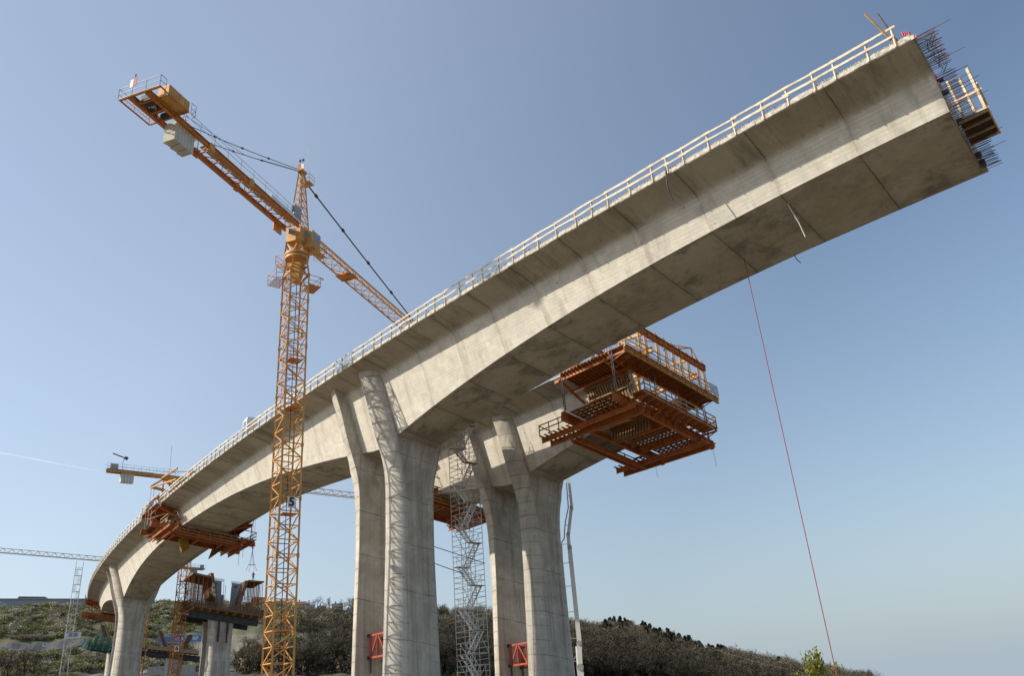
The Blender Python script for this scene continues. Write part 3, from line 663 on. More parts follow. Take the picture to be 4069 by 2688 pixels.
# ------------------------------------------------------------------ form travellers
def traveller(L, s_end, sgn, label, D, group=None, full=True, panels=None, top=True, gz=None, topz=2.3):
    """u runs outward from the finished end of the girder"""
    P = lambda u, la, z: L.P(s_end + sgn * u, la, z)
    o, d, n = L.fr(s_end); du = d * sgn; nt_ = nrm(n + V(0, 0, -Q['SE']))
    R = thing('form_traveller', label, 'form traveller', P(3, MID, -D - 1.5), group)
    G = -(D + 1.05) if gz is None else gz
    OR, YL, WD = M['steel_or'], M['steel_yl'], M['wood']
    for u in (-.3, 6.2):
        MB().ibeam(P(u, -.9, G), P(u, 13.9, G), .36, .85, t=.05, st=1.05).build('cross_girder', OR, R)
    for la in (.6, 1.75, 11.3, 12.45):
        MB().ibeam(P(-4.8, la, G - .72), P(7.4, la, G - .72), .24, .48, t=.04).build('longitudinal_beam', OR, R)
    for la in (3.9, 5.6, 7.5, 9.2):
        MB().ibeam(P(-.6, la, G + .62), P(6.6, la, G + .62), .28, .36, t=.04).build('soffit_beam', OR, R)
    # soffit form: skin and timber ribs across
    mb = MB(); mb.hexa([P(.05, 3.3, -D - .08), P(5.7, 3.3, -D + .1), P(5.7, 9.75, -D + .1), P(.05, 9.75, -D - .08), P(.05, 3.3, -D - .03), P(5.7, 3.3, -D + .15), P(5.7, 9.75, -D + .15), P(.05, 9.75, -D - .03)])
    sf = mb.build('soffit_form', M['form_br'], R)
    mb = MB()
    for u in np.arange(.2, 5.7, .42): mb.beam(P(u, 3.3, -D - .17), P(u, 9.75, -D - .17), .09, .2)
    mb.build('form_ribs', WD, sf)
    for la in (3.0, 6.5, 10.0):
        MB().ibeam(P(-.1, la, G), P(6.0, la, G), .3, .78, t=.05, st=1.2).build('longitudinal_girder', OR, R)
    for l0, l1 in ((-.2, 2.7), (10.3, 13.2)):
        mb = MB()
        for la in np.arange(l0, l1, .5): mb.beam(P(.1, la + .2, G + .52), P(5.9, la + .2, G + .52), .44, .05)
        pk = mb.build('infill_planks', M['plank_or'], R); mb = MB()
        for u in np.arange(.3, 6, .7): mb.beam(P(u, l0 - .1, G + .42), P(u, l1 + .1, G + .42), .1, .15)
        mb.build('plank_joists', M['form_br'], pk)
    mb = MB()
    for la in np.arange(6.7, 9.8, .5): mb.beam(P(.1, la + .2, G + .3), P(5.9, la + .2, G + .3), .47, .05)
    mb.build('infill_planks', M['plank_or'], R)
    mb = MB()
    for u in np.arange(.3, 5.9, .5): mb.beam(P(u, 6.6, G + .2), P(u, 9.9, G + .2), .1, .16)
    mb.build('plank_joists', M['form_br'], R)
    mb = MB()
    for la in np.arange(3.1, 6.4, .5): mb.beam(P(2.6, la + .2, G + .34), P(5.9, la + .2, G + .34), .46, .05)
    mb.build('infill_planks', M['form_br'], R)
    # hanging inner panel with upright ribs
    if full:
        mb = MB(); mb.hexa([P(.3, 5.2, G - .9), P(5.3, 5.2, G - .9), P(5.3, 5.25, G - .9), P(.3, 5.25, G - .9), P(.3, 5.5, G + .35), P(5.3, 5.5, G + .35), P(5.3, 5.55, G + .35), P(.3, 5.55, G + .35)])
        ip = mb.build('inner_web_form', M['form_br'], R); mb = MB()
        for u in np.arange(.4, 5.3, .36): mb.beam(P(u, 5.12, G - .9), P(u, 5.42, G + .35), .1, .16, du)
        mb.build('form_ribs', M['wood'], ip)
        MB().tube([P(.6, 3.2, G - .2), P(4.6, 3.2, G - .2)], .28, 10).build('duct_roll', M['wood'], R)
    # web forms, both sides
    for side in (0, 1):
        mx = (lambda la: la) if side == 0 else (lambda la: 2 * MID - la)
        w0 = (2.62 - .1, -.5); w1 = (Q['aB'] + Q['bt'] * (D - Q['d0']) - .1, -D + .05)
        mb = MB(); mb.hexa([P(.05, mx(w1[0] - .05), w1[1]), P(5.7, mx(w1[0] - .05), w1[1]), P(5.7, mx(w1[0]), w1[1]), P(.05, mx(w1[0]), w1[1]), P(.05, mx(w0[0] - .05), w0[1]), P(5.7, mx(w0[0] - .05), w0[1]), P(5.7, mx(w0[0]), w0[1]), P(.05, mx(w0[0]), w0[1])])
        wf = mb.build('web_form', M['form_br'], R); mb = MB()
        for u in np.arange(.15, 5.7, .34): mb.beam(P(u, mx(w1[0] - .16), w1[1]), P(u, mx(w0[0] - .16), w0[1]), .1, .2, du)
        for t in (.15, .5, .85):
            la = w1[0] + (w0[0] - w1[0]) * t - .33; z = w1[1] + (w0[1] - w1[1]) * t; mb.beam(P(0, mx(la), z), P(5.8, mx(la), z), .14, .16)
        mb.build('form_ribs', WD, wf)
        if side == 0: MB().beam(P(5.72, mx(w1[0] - .1), w1[1] - .1), P(5.72, mx(w0[0] - .1), w0[1]), .3, .3).build('web_form_edge', M['wood_lt'], wf)
        # wing form
        mb = MB(); mb.hexa([P(-.4, mx(-.5), -.06), P(5.8, mx(-.5), -.06), P(5.8, mx(2.35), -.37), P(-.4, mx(2.35), -.37), P(-.4, mx(-.5), -.02), P(5.8, mx(-.5), -.02), P(5.8, mx(2.35), -.33), P(-.4, mx(2.35), -.33)])
        wg = mb.build('wing_form', M['form_br'], R); mb = MB()
        for u in np.arange(-.3, 5.8, .45): mb.beam(P(u, mx(-.6), -.17), P(u, mx(2.3), -.48), .09, .2)
        mb.build('form_ribs', OR, wg)
        for la, z in ((-.1, -.42), (2.0, -.75)):
            MB().ibeam(P(-1.6, mx(la), z), P(6.4, mx(la), z), .18, .34).build('wing_beam', OR, R)
        for u_, e_ in ((-.8, 3.0), (5.2, 2.6)): MB().beam(P(u_, mx(-.3), -.5), P(u_, mx(e_), -1.7), .18, .22).build('wing_bracket', OR, R)
        mb = MB()
        for u in np.arange(-.4, 6, 1.5): mb.beam(P(u, mx(-.62), 0), P(u, mx(-.62), 1.15), .08)
        for h in (.55, 1.05): mb.beam(P(-.5, mx(-.66), h), P(6, mx(-.66), h), .03, .14)
        mb.build('edge_railing', M['wood_lt'] if side == 0 else WD, R)
        # longitudinal walkway with rails on the paired beams
        wk = MB()
        for u in np.arange(-4.6, 7.2, .62): wk.beam(P(u, mx(.15), G - .42), P(u, mx(2.25), G - .42), .24, .05)
        wp = wk.build('side_walkway', M['plank_or'], R); mb = MB()
        for u in np.arange(-4.7, -.6, 1.35): mb.beam(P(u, mx(.25), G - .4), P(u, mx(.25), G + .75), .08)
        for h in (.15, .65): mb.beam(P(-4.75, mx(.22), G + h), P(-.6, mx(.22), G + h), .03, .12)
        mb.beam(P(-4.75, mx(.22), G + .65), P(-4.75, mx(2.1), G + .65), .03, .12)
        mb.build('walkway_rail', WD, wp)
        # hangers
        for u, mt in ((-.3, M['dark']), (6.2, M['galv_dk'])):
            for k in (-.09, .09): MB().tube([P(u + k, mx(-.45), 1.2 if u > 0 else .1), P(u + k, mx(-.42), G + .4)], .042, 6).build('hanger_rod', mt, R)
    # platforms
    def platform(name, u0, u1, l0, l1, z, front, ends=True, rail_mat=M['wood'], jo=True):
        mb = MB()
        for la in np.arange(l0, l1 - .2, .62): mb.hexa([P(u0, la, z), P(u1, la, z), P(u1, la + .58, z), P(u0, la + .58, z), P(u0, la, z + .05), P(u1, la, z + .05), P(u1, la + .58, z + .05), P(u0, la + .58, z + .05)])
        pf = mb.build(name, M['plank_or'], R); mb = MB()
        for u in (u0 + .15, u1 - .15): mb.beam(P(u, l0, z - .13), P(u, l1, z - .13), .12, .22)
        if jo:
            for la in np.arange(l0 + .4, l1, .95): mb.beam(P(u0 - .3, la, z - .32), P(u1, la, z - .32), .1, .16); mb.beam(P(u0 - .3, la, z - .9), P(u1 - .2, la, z - .36), .07)
        mb.build('platform_joists', OR, pf)
        mb = MB(); e = u1 if front else u0
        for la in np.arange(l0, l1 + .1, (l1 - l0) / max(1, round((l1 - l0) / 1.6))): mb.beam(P(e, la, z - .15), P(e, la, z + 1.15), .09)
        for h in (.2, .6, 1.08): mb.beam(P(e, l0 - .1, z + h), P(e, l1 + .1, z + h), .03, .13)
        if ends:
            for la in (l0, l1):
                for h in (.6, 1.08): mb.beam(P(u0, la, z + h), P(u1, la, z + h), .03, .13)
                mb.beam(P(u0 if front else u1, la, z), P(u0 if front else u1, la, z + 1.15), .09)
        mb.build('platform_railing', rail_mat, pf)
        return pf
    platform('upper_platform', 5.85, 8.1, -.6, 13.7, -.12, True, rail_mat=M['wood_lt'])
    MB().ibeam(P(7.95, -.7, -.5), P(7.95, 13.8, -.5), .2, .36).build('platform_beam', YL, R)
    MB().ibeam(P(6.0, -.5, -.55), P(6.0, 13.6, -.55), .2, .36).build('platform_beam', OR, R)
    platform('front_platform', 6.7, 8.3, 1.1, 12.0, G + .62, True)
    platform('rear_platform', -2.3, -1.0, 2.2, 11.6, G - .95, False, jo=False)
    MB().ibeam(P(-1.3, 1.8, G - 1.12), P(-1.3, 12, G - 1.12), .2, .26).build('platform_beam', OR, R)
    MB().box(P(2.0, 2.25, G + .35), du * .9, nt_ * .2, UP * .16).build('jack_pack', M['red'], R)
    if top:
        for la in (3.1, 9.95):
            mb = MB(); mb.ibeam(P(-7.5, la, .75), P(8.4, la, .75), .3, .5); mb.beam(P(1.0, la, .9), P(1.0, la, 3.3), .3); mb.beam(P(1.0, la, 3.3), P(8.2, la, topz + .3), .22); mb.beam(P(1.0, la, 3.3), P(-7, la, 1.0), .22)
            mb.beam(P(4.6, la, .9), P(4.6, la, 2.9), .18); mb.beam(P(4.6, la, 2.9), P(8.2, la, .95), .14)
            mb.build('main_frame', YL, R)
        MB().ibeam(P(8.2, 1.2, topz), P(8.2, 11.9, topz), .34, .62, t=.05, st=.8).build('top_cross_girder', OR, R)
        MB().ibeam(P(1.0, 1.2, 3.5), P(1.0, 11.9, 3.5), .3, .5, t=.05).build('top_cross_girder', OR, R)
        for i, la in enumerate((1.5, 2.4, 4.2, 5.4, 6.6, 7.8, 9.0, 10.6, 11.6)):
            mb = MB(); mb.beam(P(8.2, la, topz + .3), P(8.2, la, topz + .7), .1); mb.beam(P(8.15, la, topz - .3), P(8.1, la, -.1), .2, .1)
            mb.tube([P(8.3, la + .12, topz + .5), P(8.25, la + .12, -.6)], .035, 5)
            mb.build('suspension_strap', YL, R)
        mb = MB(); mb.tube([P(2.5, 1.2, 4.0), P(8.3, 9.9, topz + 1.4)], .05, 6); mb.beam(P(8.2, 10.0, topz + .3), P(8.3, 9.9, topz + 1.4), .1); mb.beam(P(8.2, 7.4, topz + .3), P(8.3, 9.9, topz + 1.4), .1); mb.beam(P(8.3, 11.4, topz - .3), P(8.3, 9.9, topz + 1.4), .08)
        mb.build('stay_frame', M['steel_yl'], R)
        mb = MB(); mb.box(P(8.16, 13.0, .55), du * .02, nt_ * .75, UP * .5); mb.build('mesh_screen', M['galv'], R)
    mb = MB()
    for la, u in ((4.5, 6.4), (8, 6.3), (12.9, 5.8), (10.4, -.2), (2.3, 5.4)):
        mb.tube([P(u, la, -.3), P(u + .1, la + .1, G + .4)], .04, 5); mb.tube([P(u + .5, la + .3, -.3), P(u + .2, la + .9, G + .5)], .03, 5)
    mb.build('hanger_rod', M['galv_dk'], R)
    mb = MB()
    for la, u in ((13.8, 6.2), (12.4, -.3)): mb.tube([P(u, la, G - .2), P(u + .05, la, G - 2.1), P(u + .12, la + .06, G - 2.15), P(u + .1, la + .05, G - .3)], .012, 4)
    mb.build('loose_rope', M['dark'], R)
    return R, P
TB, PB = traveller(LB, 40, -1, 'big orange form traveller hanging at the open right end of the rear viaduct', 3.45)
traveller(LB, 69, 1, 'orange form traveller seen between the two forked piers behind the stair tower', 3.45)
TA, PA = traveller(LA, 110.6, 1, 'orange form traveller bridging the gap in the viaduct left of the tall yellow crane', 2.42, top=True, full=False, gz=-2.95, topz=3.2)
traveller(LA, 222, 1, 'small rust brown form traveller on the far left end behind the silver scaffold', 2.6, full=False)
# loose web panels hung under the left traveller
o_, d_, n_ = LA.fr(116)
def panel(pts, u, mat, name, n=8):
    p = [PA(u + i * .12, la, z) for i, (la, z) in enumerate(pts)]; nn = nrm(np.cross(p[1] - p[0], p[3] - p[0])) * .06
    mb = MB(); mb.hexa([x - nn for x in p] + [x + nn for x in p]); ob = mb.build(name, mat, TA); fix_normals(ob)
    for sg_ in (-1, 1):
        mb = MB()
        for i in range(n):
            t = (i + .4) / n; a = p[0] + (p[3] - p[0]) * t + nn * 1.9 * sg_; b = p[1] + (p[2] - p[1]) * t + nn * 1.9 * sg_; mb.beam(a, b, .09, .12, nn)
        mb.build('form_ribs', mat, ob)
panel([(4.38, -3.0), (5.07, -5.05), (6.2, -3.9), (5.55, -1.95)], 5.6, M['form_yl'], 'hanging_web_panel')
panel([(9.9, -1.93), (9.06, -5.1), (10.75, -3.5), (11.4, -1.8)], 5.6, M['form_br'], 'hanging_web_panel', 6)
mb = MB(); mb.beam(PA(3, -.9, 3.1), PA(3, 3.2, 3.0), .3, .34); mb.beam(PA(3, .5, 4.75), PA(3, 4.2, 4.85), .26, .3); mb.beam(PA(3, -.8, 3.2), PA(3, .8, 4.7), .22); mb.beam(PA(3, 3.0, 3.1), PA(3, 1.0, 4.7), .2)
for la in (.85, 2.1, 3.1): mb.beam(PA(3, la, .2), PA(3, la, 4.8), .18)
mb.beam(PA(3, -.8, 3.0), PA(-4, 1.0, 3.0), .2); mb.beam(PA(3, .6, 4.8), PA(-4, 1.0, 4.6), .2)
mb.build('overhang_frame', M['steel_yl'], TA)
for la in (-.75, -.35): MB().tube([PA(3, la, 3.0), PA(3, la, .1), PA(3, la, -2.6)], .045, 5).build('hanger_rod', M['galv'], TA)
mb = MB()
for u in np.arange(-.9, 2.6, .32): mb.beam(PA(u, -1.35, -.75), PA(u, -.85, .65), .07, .1)
for z, la in ((-.6, -1.2), (.5, -.8)): mb.beam(PA(-1.0, la, z), PA(2.6, la, z), .1, .14)
mb.build('edge_form_panel', M['wood'], TA)
mb = MB(); mb.beam(PA(5, .6, -4.3), PA(4.8, 2.6, -2.6), .16); mb.beam(PA(6.2, -.5, -3.5), PA(5.3, 1.2, -3.0), .2); mb.beam(PA(3.4, -.6, -1.6), PA(2.2, 1.6, -.4), .22); mb.build('inclined_strut', M['wood_lt'], TA)
mb = MB()
for la in np.arange(1.6, 3.2, .5): mb.box(PA(1.2 + la * .3, la, -1.9), V(.14, 0, 0), V(0, .14, 0), UP * .45)
mb.build('white_hoses', M['white'], TA)

# ------------------------------------------------------------------ items on the near deck edge
for i, (st, w, h, z) in enumerate(((44.2, 3.6, .55, .75), (47.0, 2.0, .5, .72), (50.5, 4.2, .6, .8), (54.5, 3.8, .5, .7), (63.0, 4.2, .45, .65), (67.5, 3.8, .5, .65))):
    mb = MB()
    for k in range(3): mb.beam(LA.P(st, .55 + .12 * k, z - .3 + .26 * k), LA.P(st + w, .55 + .12 * k, z - .3 + .26 * k), .22, .23)
    tag(mb.build('formwork_beams', M['form_yl']), ['stack of yellow formwork beams nearest the crane jib on the deck edge', 'short stack of yellow formwork beams just left of the jib on the deck', 'long stack of yellow formwork beams above the forked pier on the deck', 'stack of yellow beams on the deck directly above the right pier leg', 'yellow formwork beams just right of the crane mast on the deck', 'yellow formwork beams behind the crane mast on the deck edge'][i], 'timber stack', 'yellow formwork beams stacked along the deck edge')
pt_ = thing('portable_toilet', 'white and blue portable toilet cabin standing on the deck left of the crane mast', 'toilet cabin', LA.P(77.5, .95, .3))
mb = MB(); o_, d_, n_ = LA.fr(77.5); c = LA.P(77.5, .95, .3)
def rbox(c, ax, ay, h, top=.25):
    b = [c + ax * s + ay * t for s, t in ((-1, -1), (1, -1), (1, 1), (-1, 1))]
    m_ = MB(); m_.hexa(b + [x + UP * h for x in b]); k = [c + (x - c) * .98 + UP * h for x in b]; t_ = [c + (x - c) * .72 + UP * (h + top) for x in b]; m_.hexa(k + t_); return m_
rbox(c, d_ * .62, n_ * .62, 2.35, .35).build('cabin', M['white'], pt_); MB().box(c + UP * 1.25 - n_ * .63, d_ * .36, n_ * .02, UP * .95).build('door', M['blue'], pt_)
MB().tube([c + UP * 2.4 + d_ * .45, c + UP * 2.95 + d_ * .45], .06, 6).build('vent_pipe', M['grey'], pt_)

# open end: poles, flags, timber work platform
pr = thing('marker_poles', 'two tilted timber poles standing on the outermost deck corner at top right', 'pole', LA.P(.6, .1, .3))
MB().beam(LA.P(.9, .05, .2), LA.P(1.75, -.55, 2.65), .09).build('pole', M['wood'], pr); MB().beam(LA.P(.75, .1, .2), LA.P(1.2, -.25, 2.45), .06).build('pole', M['wood_dk'], pr)
mb = MB()
for i in range(6): p = LA.P(.15 + .1 * i, .02 + .04 * i, .45 + .11 * (i % 4)); mb.box(p, V(.05, .02, 0), V(0, .03, .02), UP * .12)
tag(mb.build('warning_tape', M['pink']), 'pink red warning tape bunched at the outermost deck corner', 'tape')
wp = thing('work_platform', 'pale timber work platform with tall posts hanging on the open end of the viaduct', 'work platform', LA.P(-.8, 6.1, -2.1))
mb = MB(); mb.hexa([LA.P(-.12, 4.9, -2.05), LA.P(-1.6, 4.95, -2.05), LA.P(-1.6, 7.1, -2.05), LA.P(-.1, 7.05, -2.05), LA.P(-.12, 4.9, -1.98), LA.P(-1.6, 4.95, -1.98), LA.P(-1.6, 7.1, -1.98), LA.P(-.1, 7.05, -1.98)]); mb.build('floor', M['ply_dk'], wp)
for la in (4.95, 5.6, 6.4, 7.05): MB().beam(LA.P(-.08, la, -2.13), LA.P(-1.62, la, -2.13), .1, .14).build('joist', M['wood'], wp)
MB().beam(LA.P(-1.62, 4.7, -2.06), LA.P(-1.62, 7.2, -2.06), .06, .2).build('fascia', M['wood_lt'], wp)
for u, b_, t_, w in ((-1.52, -2.2, 2.7, .17), (-.98, -2.0, 2.3, .14), (-.35, -1.9, 2.5, .13), (-1.6, -2.0, 1.35, .12)):
    MB().beam(LA.P(u, 7.05 if w != .12 else 7.3, b_), LA.P(u + .22, 7.0 if w != .12 else 7.35, t_), w, .1).build('post', M['wood_lt'], wp)
for z, x in ((-1.5, .1), (-.4, -.1), (.9, 0)): MB().beam(LA.P(-.1, 7.0, z), LA.P(-1.6, 7.0, z + .1 + x * .3), .06, .14).build('rail', M['wood_lt'], wp)
for z in (-1.3, -.2): MB().beam(LA.P(-1.58, 4.95, z), LA.P(-1.58, 7.1, z), .05, .12).build('rail', M['wood_lt'], wp)
# hoses and rods hanging from the girder
def smooth(pts, n=6):
    out = []; pts = [V(p) for p in pts]
    for i in range(len(pts) - 1):
        p0, p1, p2, p3 = pts[max(i - 1, 0)], pts[i], pts[i + 1], pts[min(i + 2, len(pts) - 1)]
        for k in range(n):
            t = k / n; out.append(.5 * ((2 * p1) + (p2 - p0) * t + (2 * p0 - 5 * p1 + 4 * p2 - p3) * t * t + (3 * p1 - p0 - 3 * p2 + p3) * t**3))
    return out + [pts[-1]]
pts = [LA.P(15.42, -.07, .55), LA.P(15.5, -.12, .2), LA.P(15.56, -.12, -.96), LA.P(15.4, -.1, -2.0), LA.P(15.15, -.1, -2.65), LA.P(14.72, -.1, -2.95)]
tag(MB().tube(smooth(pts), .045, 6).build('hanging_hose', M['black']), 'dark curved hose hanging over the deck edge in front of the girder', 'hose')
z0 = -depth(9.8, Q['sp1'])
tag(MB().tube(smooth([LA.P(10.05, 4.45, z0 + .03), LA.P(10, 4.75, z0 - .45), LA.P(9.9, 5.15, z0 - 1.1), LA.P(9.85, 5.5, z0 - 1.95)]), .035, 6).build('hanging_pipe', M['white']), 'thin white pipe dangling from the underside of the girder', 'pipe')
z0 = -depth(14.9, Q['sp1']); p = LA.P(14.9, 7.4, z0 + .05)
tag(MB().tube([V(p[0], p[1], z) for z in np.linspace(p[2], -12, 12)], .027, 6).build('hanging_rope', M['ropered']), 'long thin red rope hanging straight down from the underside of the girder', 'rope')
z0 = -depth(12.2, Q['sp1']); p = LA.P(12.2, 9.4, z0 + .05)
tag(MB().tube(smooth([p, p + V(.1, 0, -.4), p + V(.3, 0, -.7)]), .03, 5).build('cut_cable', M['dark']), 'short dark cable end under the girder beside the red rope', 'cable')
z0 = -depth(78, Q['sp1'])
tag(MB().tube(smooth([LA.P(77.0, 5.0, z0 + .05), LA.P(76.6, 5.6, z0 - .35), LA.P(76.2, 6.6, z0 - .6)]), .03, 5).build('hanging_pipe', M['wood_lt']), 'thin pale hose end under the girder between crane mast and left pier leg', 'hose')

# ------------------------------------------------------------------ red truss frames between pier legs, tie rods
def redframe(L, sp, label, lat, z0, z1):
    P = lambda ds, la, z: L.P(sp + ds, la, z); R = thing('brace_frame', label, 'steel frame', P(.8, lat, z0)); a, b = -1.0, 2.3
    B = lambda p, q, w=.17: MB().beam(p, q, w).build('brace_bar', M['red'], R)
    for la in (lat, lat + 1.5):
        B(P(b - .25, la, z0), P(b - .25, la, z1), .24); B(P(.85, la, z0), P(.85, la, z1), .2); B(P(-.55, la, z0), P(-.55, la, z1), .2); B(P(b, la, z1), P(a, la, z1), .17); B(P(b, la, z0), P(a, la, z0), .17)
        B(P(b - .3, la, z0 + .1), P(.95, la, z1 - .1), .13); B(P(.75, la, z1 - .1), P(-.45, la, z0 + .1), .13)
    for la in (lat, lat + 1.5):
        for z in (z0, z1): MB().box(P(b - .05, la, z), V(.16, .1, 0), V(-.1, .16, 0), UP * .14).build('wall_bracket', M['dark'], R)
        MB().beam(P(b - .1, la + .1, z0 - .15), P(b - .1, la + .1, z0 - 1.25), .24, .1).build('support_bracket', M['dark'], R)
redframe(LA, Q['sp1'] + .6, 'red steel brace frame between the legs of the nearest pier', 5.2, -24.4, -22.55)
redframe(LB, 54.5 + .6, 'red steel brace frame between the legs of the pier behind', 5.2, -24.0, -22.1)
for i, (z, e) in enumerate(((-9.7, 10), (-12.0, 9.2), (-14.9, 12), (-16.4, 9.5), (-23.0, 10.5), (-23.9, 9.5))):
    tag(MB().tube([LA.P(51.7, 8.4, z), LA.P(51.2, e + 2.2, z - .1 - (.9 if i < 2 else .35))], .035, 6).build('tie_rod', M['rust']),
        ['uppermost thin brown tie rod passing through the stair tower', 'second tie rod from the top passing through the stair tower', 'longest dark tie rod against the sky beside the nearest pier', 'short dark tie rod against the sky beside the nearest pier', 'upper brown tie rod in front of the wooded hill beside the nearest pier', 'lowest brown tie rod in front of the wooded hill beside the nearest pier'][i], 'tie rod', 'tie rods between nearest pier and stair tower')

# ------------------------------------------------------------------ stair towers
def stair_tower(F, a, b, la, lb, z0, z1, label, mat, flight=True, lift=.5, fl=2.0, rod=.05):
    F = V(*F, 0); a = nrm(V(*a, 0)); b = nrm(V(*b, 0)); P = lambda x, y, z: F + a * x + b * y + UP * z
    R = thing('stair_tower', label, 'scaffold tower', (F[0], F[1], z0))
    for x in (0, la):
        for y in (0, lb / 2, lb): MB().tube([P(x, y, z0), P(x, y, z1 + .6)], rod * .62, 6).build('standard', mat, R)
    mb = MB(); k = 0
    for z in np.arange(z0 + .2, z1, lift):
        for x in (0, la): mb.beam(P(x, 0, z), P(x, lb, z), rod * .85)
        if k % 2 == 0 or random.random() < .25:
            for y in (0, lb): mb.beam(P(0, y, z), P(la, y, z), rod * .85)
        k += 1
    for i, z in enumerate(np.arange(z0 + .2, z1 - fl, fl)):
        x = 0 if i % 3 else la
        mb.beam(P(x, 0 if i % 2 else lb / 2, z), P(x, lb / 2 if i % 2 else lb, z + fl), rod * .8)
    o = mb.build('ledgers', mat, R); o['kind'] = 'stuff'
    if flight:
        for i, z in enumerate(np.arange(z0 + .2, z1 - fl, fl)):
            up = i % 2 == 0; y0, y1 = (.45, lb - .45) if up else (lb - .45, .45); xs = (.1, .72) if up else (la - .72, la - .1); mb = MB()
            for x in xs:
                mb.beam(P(x, y0, z), P(x, y1, z + fl), .05, .17); mb.beam(P(x, y0, z + .95), P(x, y1, z + fl + .95), .035)
                for t in (0, .5, 1): mb.beam(P(x, y0 + (y1 - y0) * t, z + fl * t), P(x, y0 + (y1 - y0) * t, z + fl * t + .95), .035)
            for t in np.linspace(.06, .94, 9): mb.box(P((xs[0] + xs[1]) / 2, y0 + (y1 - y0) * t, z + fl * t), a * .3, b * .11, UP * .015)
            mb.build('stair_flight', M['white'] if mat is M['galv'] else mat, R)
            ye = lb if up else 0; s = -1 if up else 1
            MB().box(P(la / 2, ye + s * .28, z + fl), a * la * .48, b * .3, UP * .03).build('landing', M['wood'], R)
    return R
stair_tower((-5.62, 77.9), (.74, .67), (-.67, .74), 1.62, 2.75, -2, 26.8, 'silver scaffold stair tower standing between the two nearest piers', M['galv'])
p = LA.P(231, -3.5, 0)
stair_tower((p[0] - .4, p[1] - .5), (.86, .5), (-.5, .86), 1.7, 2.9, 6, 41.5, 'slim silver scaffold tower beside the far left end of the distant viaduct', M['galv'], True, 1.0, 2.0, .075)

# ------------------------------------------------------------------ concrete pump boom
k = 96 / 88.
def Bp(x, z, r=96): az = x / 87.9; return V(r * math.sin(az), r * math.cos(az), z * k)
PU = thing('concrete_pump', 'white concrete pump boom rising behind the right hand pier', 'concrete pump', Bp(4.2, -3))
secs = [(Bp(4.15, -1.5), Bp(4.28, 2.6), .62), (Bp(4.28, 2.2), Bp(4.42, 4.9), .46), (Bp(4.46, 4.4), Bp(4.42, 14.6), .44), (Bp(4.36, 13.0), Bp(4.40, 16.0), .36), (Bp(4.38, 15.7), Bp(5.06, 18.9), .33), (Bp(5.10, 18.6), Bp(5.08, 24.2), .30), (Bp(5.08, 24.0), Bp(5.6, 29.8), .26)]
for i, (a, b, w) in enumerate(secs):
    mb = MB(); x = nrm(V(math.cos(.05), -math.sin(.05), 0)); mb.beam(a, b, w, w * 1.15, x)
    sec = mb.build('boom_section', M['white'], PU)
    mb = MB(); mb.tube([b - V(0, w * .8, 0), b + V(0, w * .8, 0)], w * .62, 10); mb.build('boom_joint', M['galv'], sec)
mb = MB(); a, b = Bp(4.02, .8), Bp(4.1, 4.6); mb.tube([a, (a + b) / 2], .13, 8); mb.tube([(a + b) / 2, b], .09, 8); mb.build('lift_cylinder', M['white'], PU)
pp = [Bp(3.62, 1.5), Bp(3.55, 6.3), Bp(3.52, 13.4), Bp(3.62, 15.2), Bp(3.95, 15.6), Bp(4.05, 16.4), Bp(4.28, 17.5), Bp(4.72, 18.9), Bp(4.86, 24), Bp(5.3, 29.5)]
mb = MB(); mb.tube(pp, .075, 8)
for x0, x1, z in ((3.6, 4.25, 3.2), (3.57, 4.3, 5.4), (3.57, 4.35, 8.0), (3.55, 4.35, 10.6), (3.54, 4.35, 13.0), (3.6, 4.3, 15.0), (4.2, 4.6, 17.0), (4.74, 5.05, 20.2), (4.78, 5.05, 22.4)): mb.beam(Bp(x0, z), Bp(x1, z), .06)
mb.beam(Bp(3.6, 3.2), Bp(4.25, 4.1), .07); mb.build('delivery_pipe', M['galv'], PU)

# ------------------------------------------------------------------ unfinished piers with formwork heads
def pier_only(L, sp, ztop, zbot, label):
    R = thing('bridge_pier', label, 'bridge pier', L.P(sp, MID, zbot + 3))
    for sg in (-1, 1):
        mb, uv = pier_leg(L, sp + .3 + 2.25 * sg, sg, ztop, zbot); fix_normals(mb.build('pier_leg', M['pier'], R, 26, uv))
    return R
S2 = Q['sp2']; P2 = lambda ds, la, z: LB.P(S2 + ds, la, z)
pier_only(LB, S2, -8.5, -38, 'unfinished round nosed pier carrying the large timber formwork head')
FH = thing('formwork_head', 'large timber formwork head with shored wings on top of the unfinished pier', 'formwork', P2(0, MID, -8.6))
for ds in (-3.9, 4.9):
    MB().ibeam(P2(ds, -.1, -8.1), P2(ds, 13.5, -8.1), .4, 1.25, t=.06, st=1.6).build('support_girder', M['girder_dk'], FH)
for la in np.arange(.4, 13.6, 1.62):
    MB().ibeam(P2(-5.6, la, -7.15), P2(5.9, la, -7.15), .22, .42, t=.05).build('deck_beam', M['steel_yl'], FH)
mb = MB()
for ds in np.arange(-5.4, 5.8, .46): mb.beam(P2(ds, -.4, -6.84), P2(ds, 14.3, -6.84), .4, .14)
mb.build('plank_deck', M['wood_br'], FH)
def railrun(pts, z, name='deck_railing'):
    mb = MB()
    for a, b in zip(pts[:-1], pts[1:]):
        n = max(1, int(np.linalg.norm(V(a) - V(b)) / 1.7))
        for i in range(n + 1):
            t = i / n; ds, la = a[0] + (b[0] - a[0]) * t, a[1] + (b[1] - a[1]) * t; mb.beam(P2(ds, la, z), P2(ds, la, z + 1.2), .1)
        for h in (.12, .36, .7, 1.1): mb.beam(P2(a[0], a[1], z + h), P2(b[0], b[1], z + h), .035, .2)
    return mb.build(name, M['wood_br'], FH)
